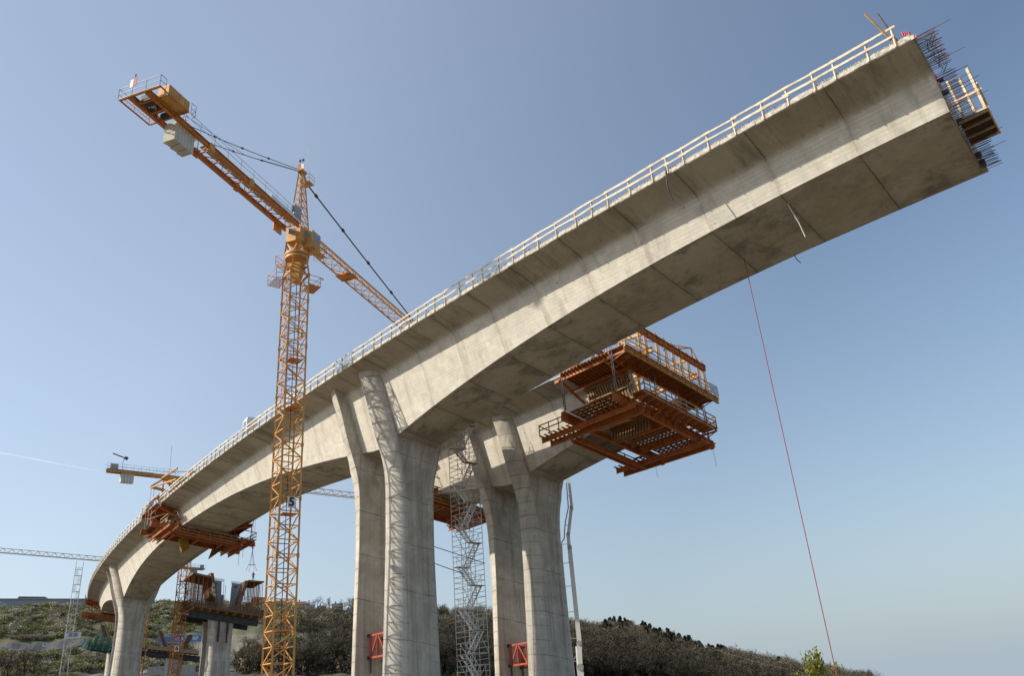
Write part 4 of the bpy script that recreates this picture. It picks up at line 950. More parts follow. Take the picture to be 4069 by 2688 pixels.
railrun([(-5.3, -.3), (-5.3, 14.2), (5.6, 14.2)], -6.75); railrun([(-5.3, -.3), (5.6, -.3)], -6.75)
mb = MB(); mb.hexa([P2(-5.2, -.2, -.75), P2(-5.2, 3.6, -.95), P2(5.4, 3.6, -.95), P2(5.4, -.2, -.75), P2(-5.2, -.2, -.35), P2(-5.2, 3.6, -.6), P2(5.4, 3.6, -.6), P2(5.4, -.2, -.35)]); mb.build('wing_form', M['wood_br'], FH)
mb = MB(); mb.hexa([P2(-4.9, 10.9, -.35), P2(-4.9, 14.1, .0), P2(5, 14.1, .0), P2(5, 10.9, -.35), P2(-4.9, 10.9, .0), P2(-4.9, 14.1, .25), P2(5, 14.1, .25), P2(5, 10.9, .0)]); mb.build('wing_form', M['form_br'], FH)
for l0, l1, zt in ((.2, 3.1, -.9), (11.2, 13.9, -.25)):
    for la in np.arange(l0, l1 + .1, .9):
        for ds in np.arange(-4.7, 4.9, 1.35):
            MB().beam(P2(ds, la, -6.75), P2(ds, la, zt), .17 if random.random() < .4 else .1).build('shoring_prop', M['steel_or'] if random.random() < .7 else M['rust'], FH)
    mb = MB()
    for z in (-5.2, -3.2):
        for la in (l0, l1): mb.beam(P2(-4.7, la, z), P2(4.7, la, z), .06)
        for ds in (-4.7, 0, 4.7): mb.beam(P2(ds, l0, z), P2(ds, l1, z), .06)
    mb.build('prop_bracing', M['rust'], FH)
mb = MB(); mb.hexa([P2(-4.85, 4.75, -6), P2(-4.85, 5.35, -6), P2(4.8, 5.35, -6), P2(4.8, 4.75, -6), P2(-4.85, 3.25, .15), P2(-4.85, 3.85, .15), P2(4.8, 3.85, .15), P2(4.8, 3.25, .15)]); mb.build('web_form', M['wood_br'], FH)
mb = MB(); mb.hexa([P2(-4.85, 8.8, -6), P2(-4.85, 9.45, -6), P2(4.8, 9.45, -6), P2(4.8, 8.8, -6), P2(-4.85, 10.3, -.2), P2(-4.85, 10.9, -.2), P2(4.8, 10.9, -.2), P2(4.8, 10.3, -.2)]); mb.build('web_form', M['wood_br'], FH)
mb = MB()
for i, z in enumerate((-2.2, -3.1, -4.0)): mb.box(P2(-4.95, 3.95 + (i * .2), z), nrm(P2(1, 0, 0) - P2(0, 0, 0)) * .05, nrm(P2(0, 1, 0) - P2(0, 0, 0)) * .25, UP * .32)
mb.build('pale_sheets', M['stirrup'], FH)
for l0, l1, t0, t1, ds, zt in ((4.6, 6.35, 4.3, 6.1, -2.2, -.75), (8.1, 9.4, 8.2, 10.2, -2.2, -.7), (4.9, 6.6, 4.6, 6.4, 3.6, -1.2), (6.6, 8.1, 6.6, 8.1, 4.3, -2.4)):
    mb = MB(); mb.hexa([P2(ds, l0, -6.6), P2(ds, l1, -6.6), P2(ds + .5, l1, -6.6), P2(ds + .5, l0, -6.6), P2(ds, t0, zt), P2(ds, t1, zt), P2(ds + .5, t1, zt), P2(ds + .5, t0, zt)]); w_ = mb.build('diaphragm_form', M['grey_dk'], FH)
    mb = MB(); mb.box(P2(ds - .02, (t0 + t1) / 2 - .3, zt - .7), V(.2, .1, 0), V(0, .02, 0), UP * .18); mb.build('form_opening', M['dark'], w_)
mb = MB(); mb.tube([P2(-2.5, 7.9, -6), P2(-3.0, 9.6, -1.2)], .09, 6); mb.tube([P2(-2.5, 6.6, -6), P2(-2.5, 6.5, -1.0)], .05, 6); mb.tube([P2(-2.5, 6.9, -6), P2(-2.5, 6.9, -1.4)], .05, 6); mb.build('form_prop', M['galv'], FH)
o = MB()
for i in range(26): la = 4.4 + i * .09; o.beam(P2(-2, la, -.8), P2(-2, la, -.35 + random.uniform(0, .25)), .04)
for i in range(26): la = 8.1 + i * .09; o.beam(P2(-2, la, -.8), P2(-2, la, -.4 + random.uniform(0, .25)), .04)
o = o.build('reinforcement', M['rebar'], FH); o['kind'] = 'stuff'
for la in (5.85, 7.55):
    mb = MB(); mb.beam(P2(-3.78, la, -8.6), P2(-3.78, la, -12.6), .42, .3); mb.beam(P2(-3.9, la, -9.8), P2(-3.9, la, -10.7), .7, .4); mb.build('pier_bracket', M['rust'], FH)
# farther heads
S3 = 276.2
def far_head(L, label, plabel, zp, net=False):
    P = lambda ds, la, z: L.P(S3 + ds, la, z); pier_only(L, S3, zp - 2.6, -55, plabel)
    R = thing('formwork_head', label, 'formwork', P(0, MID, zp - 2.6))
    for ds in (-3.9, 4.9): MB().ibeam(P(ds, -1.2, zp - 1.8), P(ds, 14.2, zp - 1.8), .4, 1.5, t=.08, st=1.6).build('support_girder', M['dark'], R)
    mb = MB()
    for la in np.arange(-.8, 14, 1.5): mb.beam(P(-5.6, la, zp - .8), P(5.9, la, zp - .8), .25, .4)
    mb.build('deck_beam', M['wood_dk'], R)
    mb = MB()
    for la in np.arange(-1.0, 13.8, 1.5): mb.box((P(-5.4, la + .7, zp) + P(-5.4, la + .7, zp)) / 2, nrm(P(0, 1, 0) - P(0, 0, 0)) * .7, nrm(P(1, 0, 0) - P(0, 0, 0)) * .05, UP * .55)
    mb.box(P(0, MID, zp - .5), nrm(P(0, 1, 0) - P(0, 0, 0)) * 7.4, nrm(P(1, 0, 0) - P(0, 0, 0)) * 5.5, UP * .07); mb.build('plank_deck', M['wood'], R)
    for s in (1, -1):
        X = lambda la: MID + s * la
        mb = MB(); mb.hexa([P(-4.8, X(1.7), zp), P(-4.8, X(2.9), zp), P(4.8, X(2.9), zp), P(4.8, X(1.7), zp), P(-4.8, X(3.9), zp + 4.9), P(-4.8, X(5.0), zp + 4.9), P(4.8, X(5.0), zp + 4.9), P(4.8, X(3.9), zp + 4.9)]); wf = mb.build('web_form', M['wood_dk'], R); fix_normals(wf)
        mb = MB()
        for ds in (-4.9, -3, -1, 1): mb.beam(P(ds, X(1.6), zp + .1), P(ds, X(3.8), zp + 4.9), .3, .3)
        mb.build('form_ribs', M['wood'], wf)
        for ds in (-4.6, -2, 1):
            MB().beam(P(ds, X(4.6), zp + 3.9), P(ds, X(6.4), zp - .3), .14).build('raking_prop', M['galv_dk'], R); MB().beam(P(ds, X(4.3), zp + 2.6), P(ds, X(5.5), zp - .3), .14).build('raking_prop', M['galv_dk'], R)
    return R, P
far_head(LB, 'small V shaped timber formwork head farther away behind the crane with number 6', 'stubby far pier under the small V shaped formwork head', -8.2)
A3, P3 = far_head(LA, 'far formwork head with green netting below the distant viaduct at left', 'far pale pier under the green netting at left', -7.2)
mb = MB(); nx, nz = 30, 14; vs = []; fs = []
for i in range(nx + 1):
    for j in range(nz + 1):
        t = i / nx; w = j / nz; la = -2.2 + 8.8 * t; sag = 1.0 * math.sin(t * math.pi * 2.5 + .6) * (1 - w); z = -5.6 - 4.0 * w - max(0, sag) * 1.1 - .5 * math.sin(t * 9) * (1 - w)
        vs.append(P3(-6.2 + .3 * math.sin(t * 31 + w * 3) - .5 * w, la, z))
for i in range(nx):
    for j in range(nz):
        if random.random() < .95: a = i * (nz + 1) + j; fs.append((a, a + 1, a + nz + 2, a + nz + 1))
mb.add(vs, fs); tag(mb.build('safety_net', M['net'], None, 60), 'torn green safety netting hanging in front of the far pier at left', 'netting')

# ------------------------------------------------------------------ hook, load and the worker
HK = V(-60.3, 176.2, 0)
hk = thing('crane_hook', 'small red hook block hanging on thin ropes above the timber formwork head', 'crane hook', HK + UP * 34.6)
mb = MB(); mb.box(HK + UP * 35.2, V(.42, .2, 0), V(-.1, .2, 0), UP * .38); mb.beam(HK + UP * 34.9, HK + UP * 34.2, .3); mb.tube([HK + V(-.3, 0, 35.6), HK + V(.3, 0, 35.6)], .3, 10); mb.build('hook_block', M['red'], hk)
for x in (-.25, .25): MB().tube([HK + V(x, 0, 35.5), HK + V(x * .6, 0, 48.0)], .032, 4).build('hoist_rope', M['dark'], hk)
mb = MB()
for x, y in ((-1.0, -.6), (.9, -.6), (-.8, .8), (1.0, .8)):
    mb.tube([HK + UP * 34.2, HK + V(x * .35, y * .35, 31.4), HK + V(x, y, 29.6)], .035, 4)
for x, y, a, b in ((-1, -.6, .9, -.6), (-.8, .8, 1, .8), (-1, -.6, -.8, .8), (.9, -.6, 1, .8)): mb.beam(HK + V(x * .6, y * .6, 30.9), HK + V(a * .6, b * .6, 30.9), .06)
mb.build('lifting_chain', M['rust'], hk)
def person(name, base, face, label):
    base = V(base); R = thing(name, label, 'person', base); f = nrm(V(*face, 0)); r = V(f[1], -f[0], 0)
    Pp = lambda a, b, z: base + r * a + f * b + UP * z
    def skin(nm, mat, nodes, edges, lv=1):
        o = parent_origin(R); me = bpy.data.meshes.new(nm); me.from_pydata([tuple(Pp(*n_[:3]) - o) for n_ in nodes], edges, []); me.materials.append(mat)
        ob = bpy.data.objects.new(nm, me); C.objects.link(ob); ob.parent = R
        ob.modifiers.new('Skin', 'SKIN'); sv = me.skin_vertices[0].data
        for i, n_ in enumerate(nodes): sv[i].radius = (n_[3], n_[3])
        sv[0].use_root = True; m_ = ob.modifiers.new('Sub', 'SUBSURF'); m_.levels = lv; m_.render_levels = lv
        return ob
    skin('body', M['skin'], [(0, 0, .95, .13), (0, .02, 1.2, .14), (0, .03, 1.42, .12), (0, .05, 1.53, .055), (0, .08, 1.63, .095), (0, .08, 1.74, .085), (.2, .02, 1.42, .06), (.28, .08, 1.15, .042), (.26, .25, .98, .034), (.25, .34, .94, .028), (-.2, .02, 1.42, .06), (-.3, .06, 1.15, .042), (-.27, .24, 1.02, .034), (-.26, .33, 1.0, .028), (.1, 0, .88, .09), (.12, .04, .5, .06), (.13, 0, .1, .045), (.14, .13, .05, .04), (-.1, 0, .88, .09), (-.13, .06, .5, .06), (-.15, .02, .1, .045), (-.16, .15, .05, .04)],
         [(0, 1), (1, 2), (2, 3), (3, 4), (4, 5), (2, 6), (6, 7), (7, 8), (8, 9), (2, 10), (10, 11), (11, 12), (12, 13), (0, 14), (14, 15), (15, 16), (16, 17), (0, 18), (18, 19), (19, 20), (20, 21)], 2)
    skin('jacket', M['jacket'], [(0, 0, .92, .155), (0, .02, 1.2, .165), (0, .03, 1.42, .135), (.2, .02, 1.42, .075), (.28, .08, 1.15, .06), (.262, .23, 1.0, .05), (-.2, .02, 1.42, .075), (-.3, .06, 1.15, .06), (-.272, .22, 1.04, .05)], [(0, 1), (1, 2), (2, 3), (3, 4), (4, 5), (2, 6), (6, 7), (7, 8)], 2)
    skin('trousers', M['trouser'], [(0, 0, .93, .14), (.1, 0, .86, .105), (.12, .04, .5, .078), (.13, 0, .1, .065), (-.1, 0, .86, .105), (-.13, .06, .5, .078), (-.15, .02, .1, .065)], [(0, 1), (1, 2), (2, 3), (0, 4), (4, 5), (5, 6)], 2)
    mb = MB(); c = Pp(0, .08, 1.735)
    for z0_, r0, z1_, r1 in ((0, .125, .08, .11), (.08, .11, .12, .06)): frustum(mb, c, r0, z0_, r1, z1_, 12)
    mb.build('helmet', M['red'], R, 40)
    return R
person('person', P2(-4.4, 11.9, .06 + .0), (.3, -.95), 'worker in a red jacket and helmet guiding the load on the timber wing')

# ------------------------------------------------------------------ terrain
AZ = np.array([-180, -70, -40, -33, -25, -18, -13, -8, -4, 0, 3, 5.5, 8, 11, 14, 17, 20, 25, 40, 90, 180.])
CR = np.array([55, 55, 63, 64, 64, 61, 55, 43.5, 39, 33.5, 27, 25, 19.5, 9.5, 4, -3.5, -10, -13, -14, -5, 55])
def sstep(x, a, b): t = np.clip((x - a) / (b - a), 0, 1); return t * t * (3 - 2 * t)
def rcrest(az): return np.interp(az, [-40, -12, -4, 6, 22], [520, 505, 480, 480, 520])
def ground(az, r):
    az = np.asarray(az, float); r = np.asarray(r, float); rc = rcrest(az)
    left = 1 - sstep(az, -14, 2); right = sstep(az, 4, 20)
    base = -1.8 + (left * 16.8 + (1 - left) * 3) * sstep(r, 95, 315) - right * 23 * sstep(r, 60, 320)
    crest = np.interp(az, AZ, CR); t = np.clip((r - 315) / (rc - 315), 0, 1)
    h = base + (crest - base) * (t * .6 + .4 * sstep(t, 0, 1))
    h = h - np.clip(r - rc, 0, 1e9) * .03 * (1 - sstep(r, 600, 7000) * .2)
    return h + .5 * np.sin(az * 1.9 + r * .031) * sstep(r, 120, 330) + .35 * np.sin(az * 5.1 - r * .09) * sstep(r, 150, 330)
def gp(az, r, dz=0.0): a = math.radians(az); return V(r * math.sin(a), r * math.cos(a), float(ground(az, r)) + dz)
azs = np.concatenate([np.linspace(-180, -46, 46), np.linspace(-44, 30, 260), np.linspace(33, 180, 50)])
rs = np.concatenate([[1.0, 15, 35, 60, 80], np.linspace(100, 560, 120), [600, 660, 760, 950, 1300, 2000, 3500, 7000]])
A_, R_ = np.meshgrid(azs, rs, indexing='ij'); Z_ = ground(A_, R_)
vs = np.stack([R_ * np.sin(np.radians(A_)), R_ * np.cos(np.radians(A_)), Z_], -1).reshape(-1, 3)
nr = len(rs); ii, jj = np.meshgrid(np.arange(len(azs) - 1), np.arange(nr - 1), indexing='ij'); a = (ii * nr + jj).ravel()
fs = np.stack([a, a + nr, a + nr + 1, a + 1], 1)[:, ::-1]
me = bpy.data.meshes.new('ground'); me.from_pydata(vs.tolist(), [], fs.tolist())
colz = np.zeros((len(vs), 4)); colz[:, 3] = 1; az_, r_ = A_.ravel(), R_.ravel()
dirt = V(.095, .075, .055); site = V(.20, .17, .125); olive = V(.13, .13, .06); brown = V(.085, .07, .05); pale = V(.25, .225, .17); earth = V(.062, .047, .035)
wl = 1 - sstep(az_, -21, -13); wslope = sstep(r_, 322, 345)
nearw = 1 - sstep(r_, 150, 205); c = (dirt * (1 - nearw)[:, None] + site * nearw[:, None]) * (1 - wslope)[:, None] + (olive * wl[:, None] + brown * (1 - wl)[:, None]) * wslope[:, None]  # hidden near ground given a paler tone to bounce light upward
wp_ = sstep(az_, -22.6, -21.6) * (1 - sstep(az_, -18.2, -17.2)) * sstep(r_, 352, 362) * (1 - sstep(r_, 398, 412)); c = c * (1 - wp_)[:, None] + pale * wp_[:, None]
wg = sstep(az_, -22, -21) * (1 - sstep(az_, -18.4, -17.4)) * sstep(r_, 400, 412) * (1 - sstep(r_, 418, 430)); c = c * (1 - wg)[:, None] + V(.13, .15, .06) * wg[:, None]
we = sstep(az_, -30, -28.8) * (1 - sstep(az_, -26, -24.6)) * sstep(r_, 300, 310) * (1 - sstep(r_, 340, 352)); c = c * (1 - we)[:, None] + earth * we[:, None]
colz[:, :3] = c
at = me.color_attributes.new('col', 'FLOAT_COLOR', 'POINT'); at.data.foreach_set('color', colz.ravel())
gm, nt, b = new_mat('ground_soil'); an = N(nt, 'ShaderNodeAttribute'); an.attribute_name = 'col'; tc = N(nt, 'ShaderNodeTexCoord').outputs['Object']
n1 = noise(nt, tc, .09, 6, .65); n2 = noise(nt, tc, .9, 5, .7)
cc = mixc(nt, ramp(nt, n1, [(.35, .3), (.65, 0.)]), an.outputs['Color'], (.06, .055, .035)); cc = mixc(nt, mth(nt, 'MULTIPLY', ramp(nt, n2, [(.45, 0.), (.7, 1.)]), .35), cc, (.20, .18, .13))
nt.links.new(cc, b.inputs['Base Color']); b.inputs['Roughness'].default_value = .95
me.materials.append(gm); me.shade_smooth(); go = bpy.data.objects.new('ground', me); C.objects.link(go); go['kind'] = 'structure'; go['label'] = 'valley ground rising to wooded and scrubby hills'
def strip(name, pts, w, mat, dz=.12, label=None):
    mb = MB(); L_ = []
    for i, (az, r) in enumerate(pts): L_.append((gp(az, r - w / 2, dz), gp(az, r + w / 2, dz)))
    for (a, b), (c_, d) in zip(L_[:-1], L_[1:]): mb.quad(a, c_, d, b)
    o = mb.build(name, mat); o['kind'] = 'structure'; o['label'] = label or name; return o
M['asph'] = paint('worn_asphalt', (.085, .088, .095), .12, (.07, .07, .07), .15, .9, .05)
M['gravel'] = paint('gravel_track', (.20, .18, .155), .3, (.12, .1, .08), .4, .95, .3)
strip('road', [(az, 393 + 1.5 * math.sin(az)) for az in np.arange(-40, -27.2, .25)], 13, M['asph'], .25, 'grey access road climbing across the left slope')
strip('path', [(az, 330) for az in np.arange(-28, -16, .25)], 7, M['gravel'], .18, 'pale gravel track below the far piers')

# ------------------------------------------------------------------ vegetation
def quads(cent, size, up_bias, elong, n):
    """n random little quads around cent (n,3)"""
    d = rng.normal(size=(n, 3)); d /= np.linalg.norm(d, axis=1)[:, None]; d[:, 2] += up_bias; d /= np.linalg.norm(d, axis=1)[:, None]
    e = np.cross(d, rng.normal(size=(n, 3))); e /= np.linalg.norm(e, axis=1)[:, None]
    L = (size * rng.uniform(.6, 1.4, n))[:, None]; w = L / elong
    return np.stack([cent - d * L / 2 - e * w / 2, cent + d * L / 2 - e * w * .35, cent + d * L / 2 + e * w * .35, cent - d * L / 2 + e * w / 2], 1)
def pal(n, cols, sd=.22):
    c = np.array(cols)[rng.integers(0, len(cols), n)] * np.clip(rng.normal(1, sd, (n, 1)), .35, 1.8); return np.clip(c, .004, .9)
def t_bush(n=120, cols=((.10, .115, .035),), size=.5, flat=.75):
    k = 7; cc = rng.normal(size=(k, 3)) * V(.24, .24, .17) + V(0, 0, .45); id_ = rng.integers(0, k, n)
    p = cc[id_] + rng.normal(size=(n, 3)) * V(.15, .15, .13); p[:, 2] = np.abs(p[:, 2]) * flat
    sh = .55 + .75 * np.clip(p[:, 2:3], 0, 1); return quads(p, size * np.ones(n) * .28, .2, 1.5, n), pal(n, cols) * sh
def t_bare(n=150, cols=((.105, .088, .070), (.08, .068, .055)), spread=.2, trunk=True):
    qs = []; cs = []; segs = []
    def grow(p, d, L, w, lv):
        q_ = p + d * L; segs.append((p, q_, w)); 
        if lv == 0: return
        for _ in range(3 if lv > 1 else 4):
            nd = nrm(d + rng.normal(size=3) * .48 + V(0, 0, .22)); grow(p + d * L * rng.uniform(.45, 1), nd, L * rng.uniform(.55, .78), w * .55, lv - 1)
    grow(V(0, 0, 0), nrm(V(rng.normal() * .06, rng.normal() * .06, 1)), .42, .030, 3)
    P_, Qv, W_ = np.array([s[0] for s in segs]), np.array([s[1] for s in segs]), np.array([s[2] for s in segs])
    d = Qv - P_; e = np.cross(d, rng.normal(size=d.shape)); e /= np.linalg.norm(e, axis=1)[:, None] + 1e-9
    q1 = np.stack([P_ - e * W_[:, None] / 2, Qv - e * W_[:, None] * .3, Qv + e * W_[:, None] * .3, P_ + e * W_[:, None] / 2], 1)
    e2_ = np.cross(d, e); e2_ /= np.linalg.norm(e2_, axis=1)[:, None] + 1e-9
    q2 = np.stack([P_ - e2_ * W_[:, None] / 2, Qv - e2_ * W_[:, None] * .3, Qv + e2_ * W_[:, None] * .3, P_ + e2_ * W_[:, None] / 2], 1)
    ends = Qv[W_ < .012]; id_ = rng.integers(0, len(ends), n); p = ends[id_] + rng.normal(size=(n, 3)) * .035
    q3 = quads(p, np.ones(n) * .085, .55, 11, n)
    tr_c = np.array([(.07, .058, .046)] * (2 * len(segs)))
    mz = max(.75, Qv[:, 2].max()); f = np.concatenate([q1, q2, q3]) / mz
    return f, np.concatenate([tr_c, pal(n, cols)])
def t_conifer(n=170, cols=((.05, .058, .042), (.065, .07, .05), (.085, .07, .05))):
    z = rng.uniform(.12, 1, n) ** .9; an = rng.uniform(0, 2 * math.pi, n); lay = np.floor(z * 11) / 11; rad = (1.02 - z) * .27 * (0.45 + .75 * rng.random(n)) * (0.7 + .6 * np.abs(np.sin(z * 34)))
    p = np.stack([np.cos(an) * rad, np.sin(an) * rad, z], 1); q_ = quads(p, np.ones(n) * .10, -.1, 1.8, n)
    tq = np.array([[(-.012, 0, 0), (.012, 0, 0), (.004, 0, .98), (-.004, 0, .98)], [(0, -.012, 0), (0, .012, 0), (0, .004, .98), (0, -.004, .98)]])
    return np.concatenate([tq, q_]), np.concatenate([np.array([(.05, .04, .03)] * 2), pal(n, cols)])
def mesh_quads(name, Qd, Cl, mat):
    n = len(Qd); me = bpy.data.meshes.new(name); me.vertices.add(4 * n); me.vertices.foreach_set('co', Qd.reshape(-1).astype(np.float32))
    me.loops.add(4 * n); me.polygons.add(n); me.loops.foreach_set('vertex_index', np.arange(4 * n, dtype=np.int32))
    me.polygons.foreach_set('loop_start', np.arange(0, 4 * n, 4, dtype=np.int32)); me.update(calc_edges=True)
    at = me.color_attributes.new('col', 'FLOAT_COLOR', 'POINT'); cc = np.ones((n, 4, 4), np.float32); cc[:, :, :3] = Cl[:, None, :]; at.data.foreach_set('color', cc.ravel())
    me.materials.append(mat); me.validate(); return me
def scatter(name, label, cat, items, mat):
    """items: (template quads, colours, position, scale xyz, tint)"""
    Qs = []; Cs = []
    for (q_, c_), p, s, tint in items:
        an = rng.uniform(0, 2 * math.pi); ca, sa = math.cos(an), math.sin(an); x = q_ * V(s); rot = np.stack([x[..., 0] * ca - x[..., 1] * sa, x[..., 0] * sa + x[..., 1] * ca, x[..., 2]], -1)
        Qs.append(rot + p); Cs.append(np.clip(c_ * tint, 0, .95))
    me = mesh_quads(name, np.concatenate(Qs), np.concatenate(Cs), mat); o = bpy.data.objects.new(name, me); C.objects.link(o); return tag(o, label, cat, kind='stuff')
GREEN = ((.26, .285, .10), (.21, .235, .095), (.31, .31, .15), (.24, .225, .12)); PALE = ((.58, .56, .47), (.50, .48, .39), (.42, .40, .29), (.33, .32, .20)); BRN = ((.29, .235, .18), (.23, .19, .145), (.33, .275, .21))  # foliage lifted paler overall, haze over the hills put into the colours
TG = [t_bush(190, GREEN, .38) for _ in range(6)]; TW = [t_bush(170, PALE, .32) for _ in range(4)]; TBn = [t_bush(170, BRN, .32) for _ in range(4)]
BW = ((.19, .17, .125), (.155, .145, .10), (.215, .195, .145), (.155, .16, .085), (.20, .165, .13))
TT = [t_bare(300, BW) for _ in range(6)]; TTp = [t_bare(150, ((.20, .175, .145), (.155, .135, .11))) for _ in range(4)]; TC = [t_conifer() for _ in range(4)]
pick = lambda L_: L_[rng.integers(0, len(L_))]
it = []
for _ in range(2600):   # scrub on the left slope
    az = rng.uniform(-36, -15.5); r = math.sqrt(rng.uniform(338**2, 532**2))
    if 380 < r < 407 and az < -27.2: continue
    if -22.3 < az < -17.6 and 345 < r < 425: continue
    if az < -28.2 and r > 506: continue
    u = rng.random(); h = rng.uniform(1.8, 4.6)
    it.append((pick(TG) if u < .56 else pick(TBn) if u < .80 else pick(TW), gp(az, r, -.2), (h * 1.35, h * 1.35, h), rng.uniform(.75, 1.2)))
for _ in range(260):
    az = rng.uniform(-17.6, -12.0); r = rng.uniform(425, 480); h = rng.uniform(2.2, 4.2); u = rng.random()
    it.append((pick(TG) if u < .35 else pick(TBn) if u < .75 else pick(TW), gp(az, r, -.2), (h * 1.3, h * 1.3, h), rng.uniform(.6, 1.1)))
for _ in range(150):
    az = rng.uniform(-14.9, -12.0); r = rng.uniform(472, 485); h = rng.uniform(2.6, 4.6)
    it.append((pick(TG) if rng.random() < .4 else pick(TBn), gp(az, r, -.2), (h * 1.2, h * 1.2, h), rng.uniform(.6, 1.0)))
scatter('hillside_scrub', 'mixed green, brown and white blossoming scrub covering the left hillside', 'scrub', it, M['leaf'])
it = []
for _ in range(420):
    az = rng.uniform(-19.2, -11.0); r = rng.uniform(232, 330); h = rng.uniform(4.5, 9.5)
    if az < -17.2 and r < 262: continue
    it.append((pick(TT) if rng.random() < .7 else pick(TBn), gp(az, r, -.3), (h * .95, h * .95, h), rng.uniform(.35, .8)))
for _ in range(1750):
    az = rng.uniform(-17.8, 3.2); r = math.sqrt(rng.uniform(322**2, float(rcrest(az))**2 + 2500)); h = rng.uniform(7, 12.5) * (1 - .45 * sstep(-az, 11, 17)); u = rng.random()
    if az < -15.8 and r < 400 and u < .6: continue
    if az < -12.2 and r > 432: continue
    if az < -12.2: h *= .72
    dk = .42 + .75 * float(np.clip((r - 322) / (float(rcrest(az)) - 322), 0, 1))  # nearer, lower trees tinted darker: hillside shade painted into the colours
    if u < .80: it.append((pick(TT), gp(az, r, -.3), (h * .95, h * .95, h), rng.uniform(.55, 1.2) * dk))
    elif u < .93: it.append((pick(TG), gp(az, r, -.2), (h * .6, h * .6, h * .55), rng.uniform(.5, .85)))
    else: it.append((pick(TW), gp(az, r, -.2), (h * .5, h * .5, h * .45), rng.uniform(.3, .75)))
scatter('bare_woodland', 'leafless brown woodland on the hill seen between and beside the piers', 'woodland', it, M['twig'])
it = []
for _ in range(2100):
    az = rng.uniform(1.5, 20.6); r = math.sqrt(rng.uniform(322**2, (float(rcrest(az)) + 12)**2)); h = rng.uniform(7.5, 12.5); u = rng.random()
    it.append((pick(TT) if u < .9 else pick(TG), gp(az, r, -.3), (h * .95, h * .95, h * (1 if u < .9 else .7)), rng.uniform(.55, 1.1) * (1 if u < .9 else .5) * (.32 + .8 * float(np.clip((r - 330) / (float(rcrest(az)) - 330), 0, 1)) ** 1.2)))  # tint drops towards the foot of the slope, its self-shadow painted in
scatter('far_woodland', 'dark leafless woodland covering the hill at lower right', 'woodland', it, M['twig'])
it = []
for _ in range(260):   # undergrowth low at the left
    az = rng.uniform(-36, -28.2); r = rng.uniform(262, 352); h = rng.uniform(1.5, 3.6)
    it.append((pick(TG) if rng.random() < .6 else pick(TBn), gp(az, r, -.2), (h * 1.6, h * 1.6, h), rng.uniform(.45, 1.0)))
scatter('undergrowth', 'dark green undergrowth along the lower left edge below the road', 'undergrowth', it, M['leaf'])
# trees one can tell apart
def tree_proto(name, kind, label, cat, tpl, mat, nt_):
    q_, c_ = tpl; R = thing(name, label, cat, (0, 0, 0)); 
    tr = bpy.data.objects.new('trunk', mesh_quads('trunk', q_[:nt_], c_[:nt_], M['twig'])); cr = bpy.data.objects.new('crown', mesh_quads('crown', q_[nt_:], c_[nt_:], mat))
    for o in (tr, cr): C.objects.link(o); o.parent = R
    return R
def bare_split(n, cols):
    q_, c_ = t_bare(n, cols); return (q_, c_), int(len(q_) - n)
def place(protos, spots, label, group):
    used = set()
    for p, s in spots:
        k = int(rng.integers(0, len(protos))); R = protos[k]
        if k in used: R = dup(R, p, rng.uniform(0, 6.28), label, group, s)
        else: used.add(k); R.location = tuple(p); R.rotation_euler = (0, 0, rng.uniform(0, 6.28)); R.scale = s; R['label'] = label; R['group'] = group
    for k, R in enumerate(protos):
        if k not in used:
            for c_ in list(R.children): bpy.data.objects.remove(c_)
            bpy.data.objects.remove(R)
lb = 'dark conifer standing on the ridge line of the wooded hill at right'
pr_ = [tree_proto('conifer_tree', 0, lb, 'conifer', t_conifer(380), M['leaf'], 2) for _ in range(4)]
sp_ = []
for az in np.concatenate([np.linspace(4.4, 9.2, 48), np.linspace(7.0, 12.4, 54), [12.7, 13.1, 14.9, 15.5]]):
    az += rng.normal() * .12; r = float(rcrest(az)) + rng.uniform(-42, 8); h = rng.uniform(9.5, 15); sp_.append((gp(az, r, -.5), (h * 1.15, h * 1.15, h)))
place(pr_, sp_, lb, 'conifers on the ridge at right')
lb = 'dark pine with a rounded ragged crown on the ridge right of the white pump boom'
pn = tree_proto('pine_tree', 0, lb, 'pine', t_bush(320, ((.04, .036, .024), (.055, .048, .03)), .3), M['leaf'], 1)
place([pn], [(gp(3.25, 470, 4.5), (7.5, 7.5, 7.5)), (gp(3.75, 474, 3.8), (7, 7, 7))], lb, 'ragged pines on the ridge')
lb = 'leafless tree in the row along the ridge descending to the right'
tp = [bare_split(220, ((.21, .18, .15), (.165, .142, .118))) for _ in range(4)]
pr_ = [tree_proto('bare_tree', 0, lb, 'bare tree', t, M['twig'], n) for t, n in tp]
sp_ = []
for az in np.arange(11.6, 21.3, .22):
    az2 = az + rng.normal() * .06; h = rng.uniform(9, 13.5); sp_.append((gp(az2, float(rcrest(az2)) + rng.uniform(-6, 6), -.4), (h * .8, h * .8, h)))
place(pr_, sp_, lb, 'leafless trees along the right ridge')
lb = 'tall leafless tree on the slope between the crane mast and the nearest pier'
tp = [bare_split(260, ((.125, .105, .085), (.10, .085, .068))) for _ in range(4)]
pr_ = [tree_proto('bare_tree', 0, lb, 'bare tree', t, M['twig'], n) for t, n in tp]
sp_ = [(gp(az, r, -.5), (h * .95, h * .95, h)) for az, r, h in ((-14.45, 455, 12), (-13.75, 470, 9), (-14.2, 430, 9), (-12.75, 450, 10), (-12.2, 460, 9), (-15.6, 400, 10), (-14.9, 390, 11), (-13.2, 400, 11), (-12.6, 380, 11))]
place(pr_, sp_, lb, 'leafless trees between crane mast and nearest pier')
lb = 'slender leafless tree on the ridge behind the stair tower'
pr_ = [tree_proto('bare_tree', 0, lb, 'bare tree', t, M['twig'], n) for t, n in [bare_split(240, BRN) for _ in range(3)]]
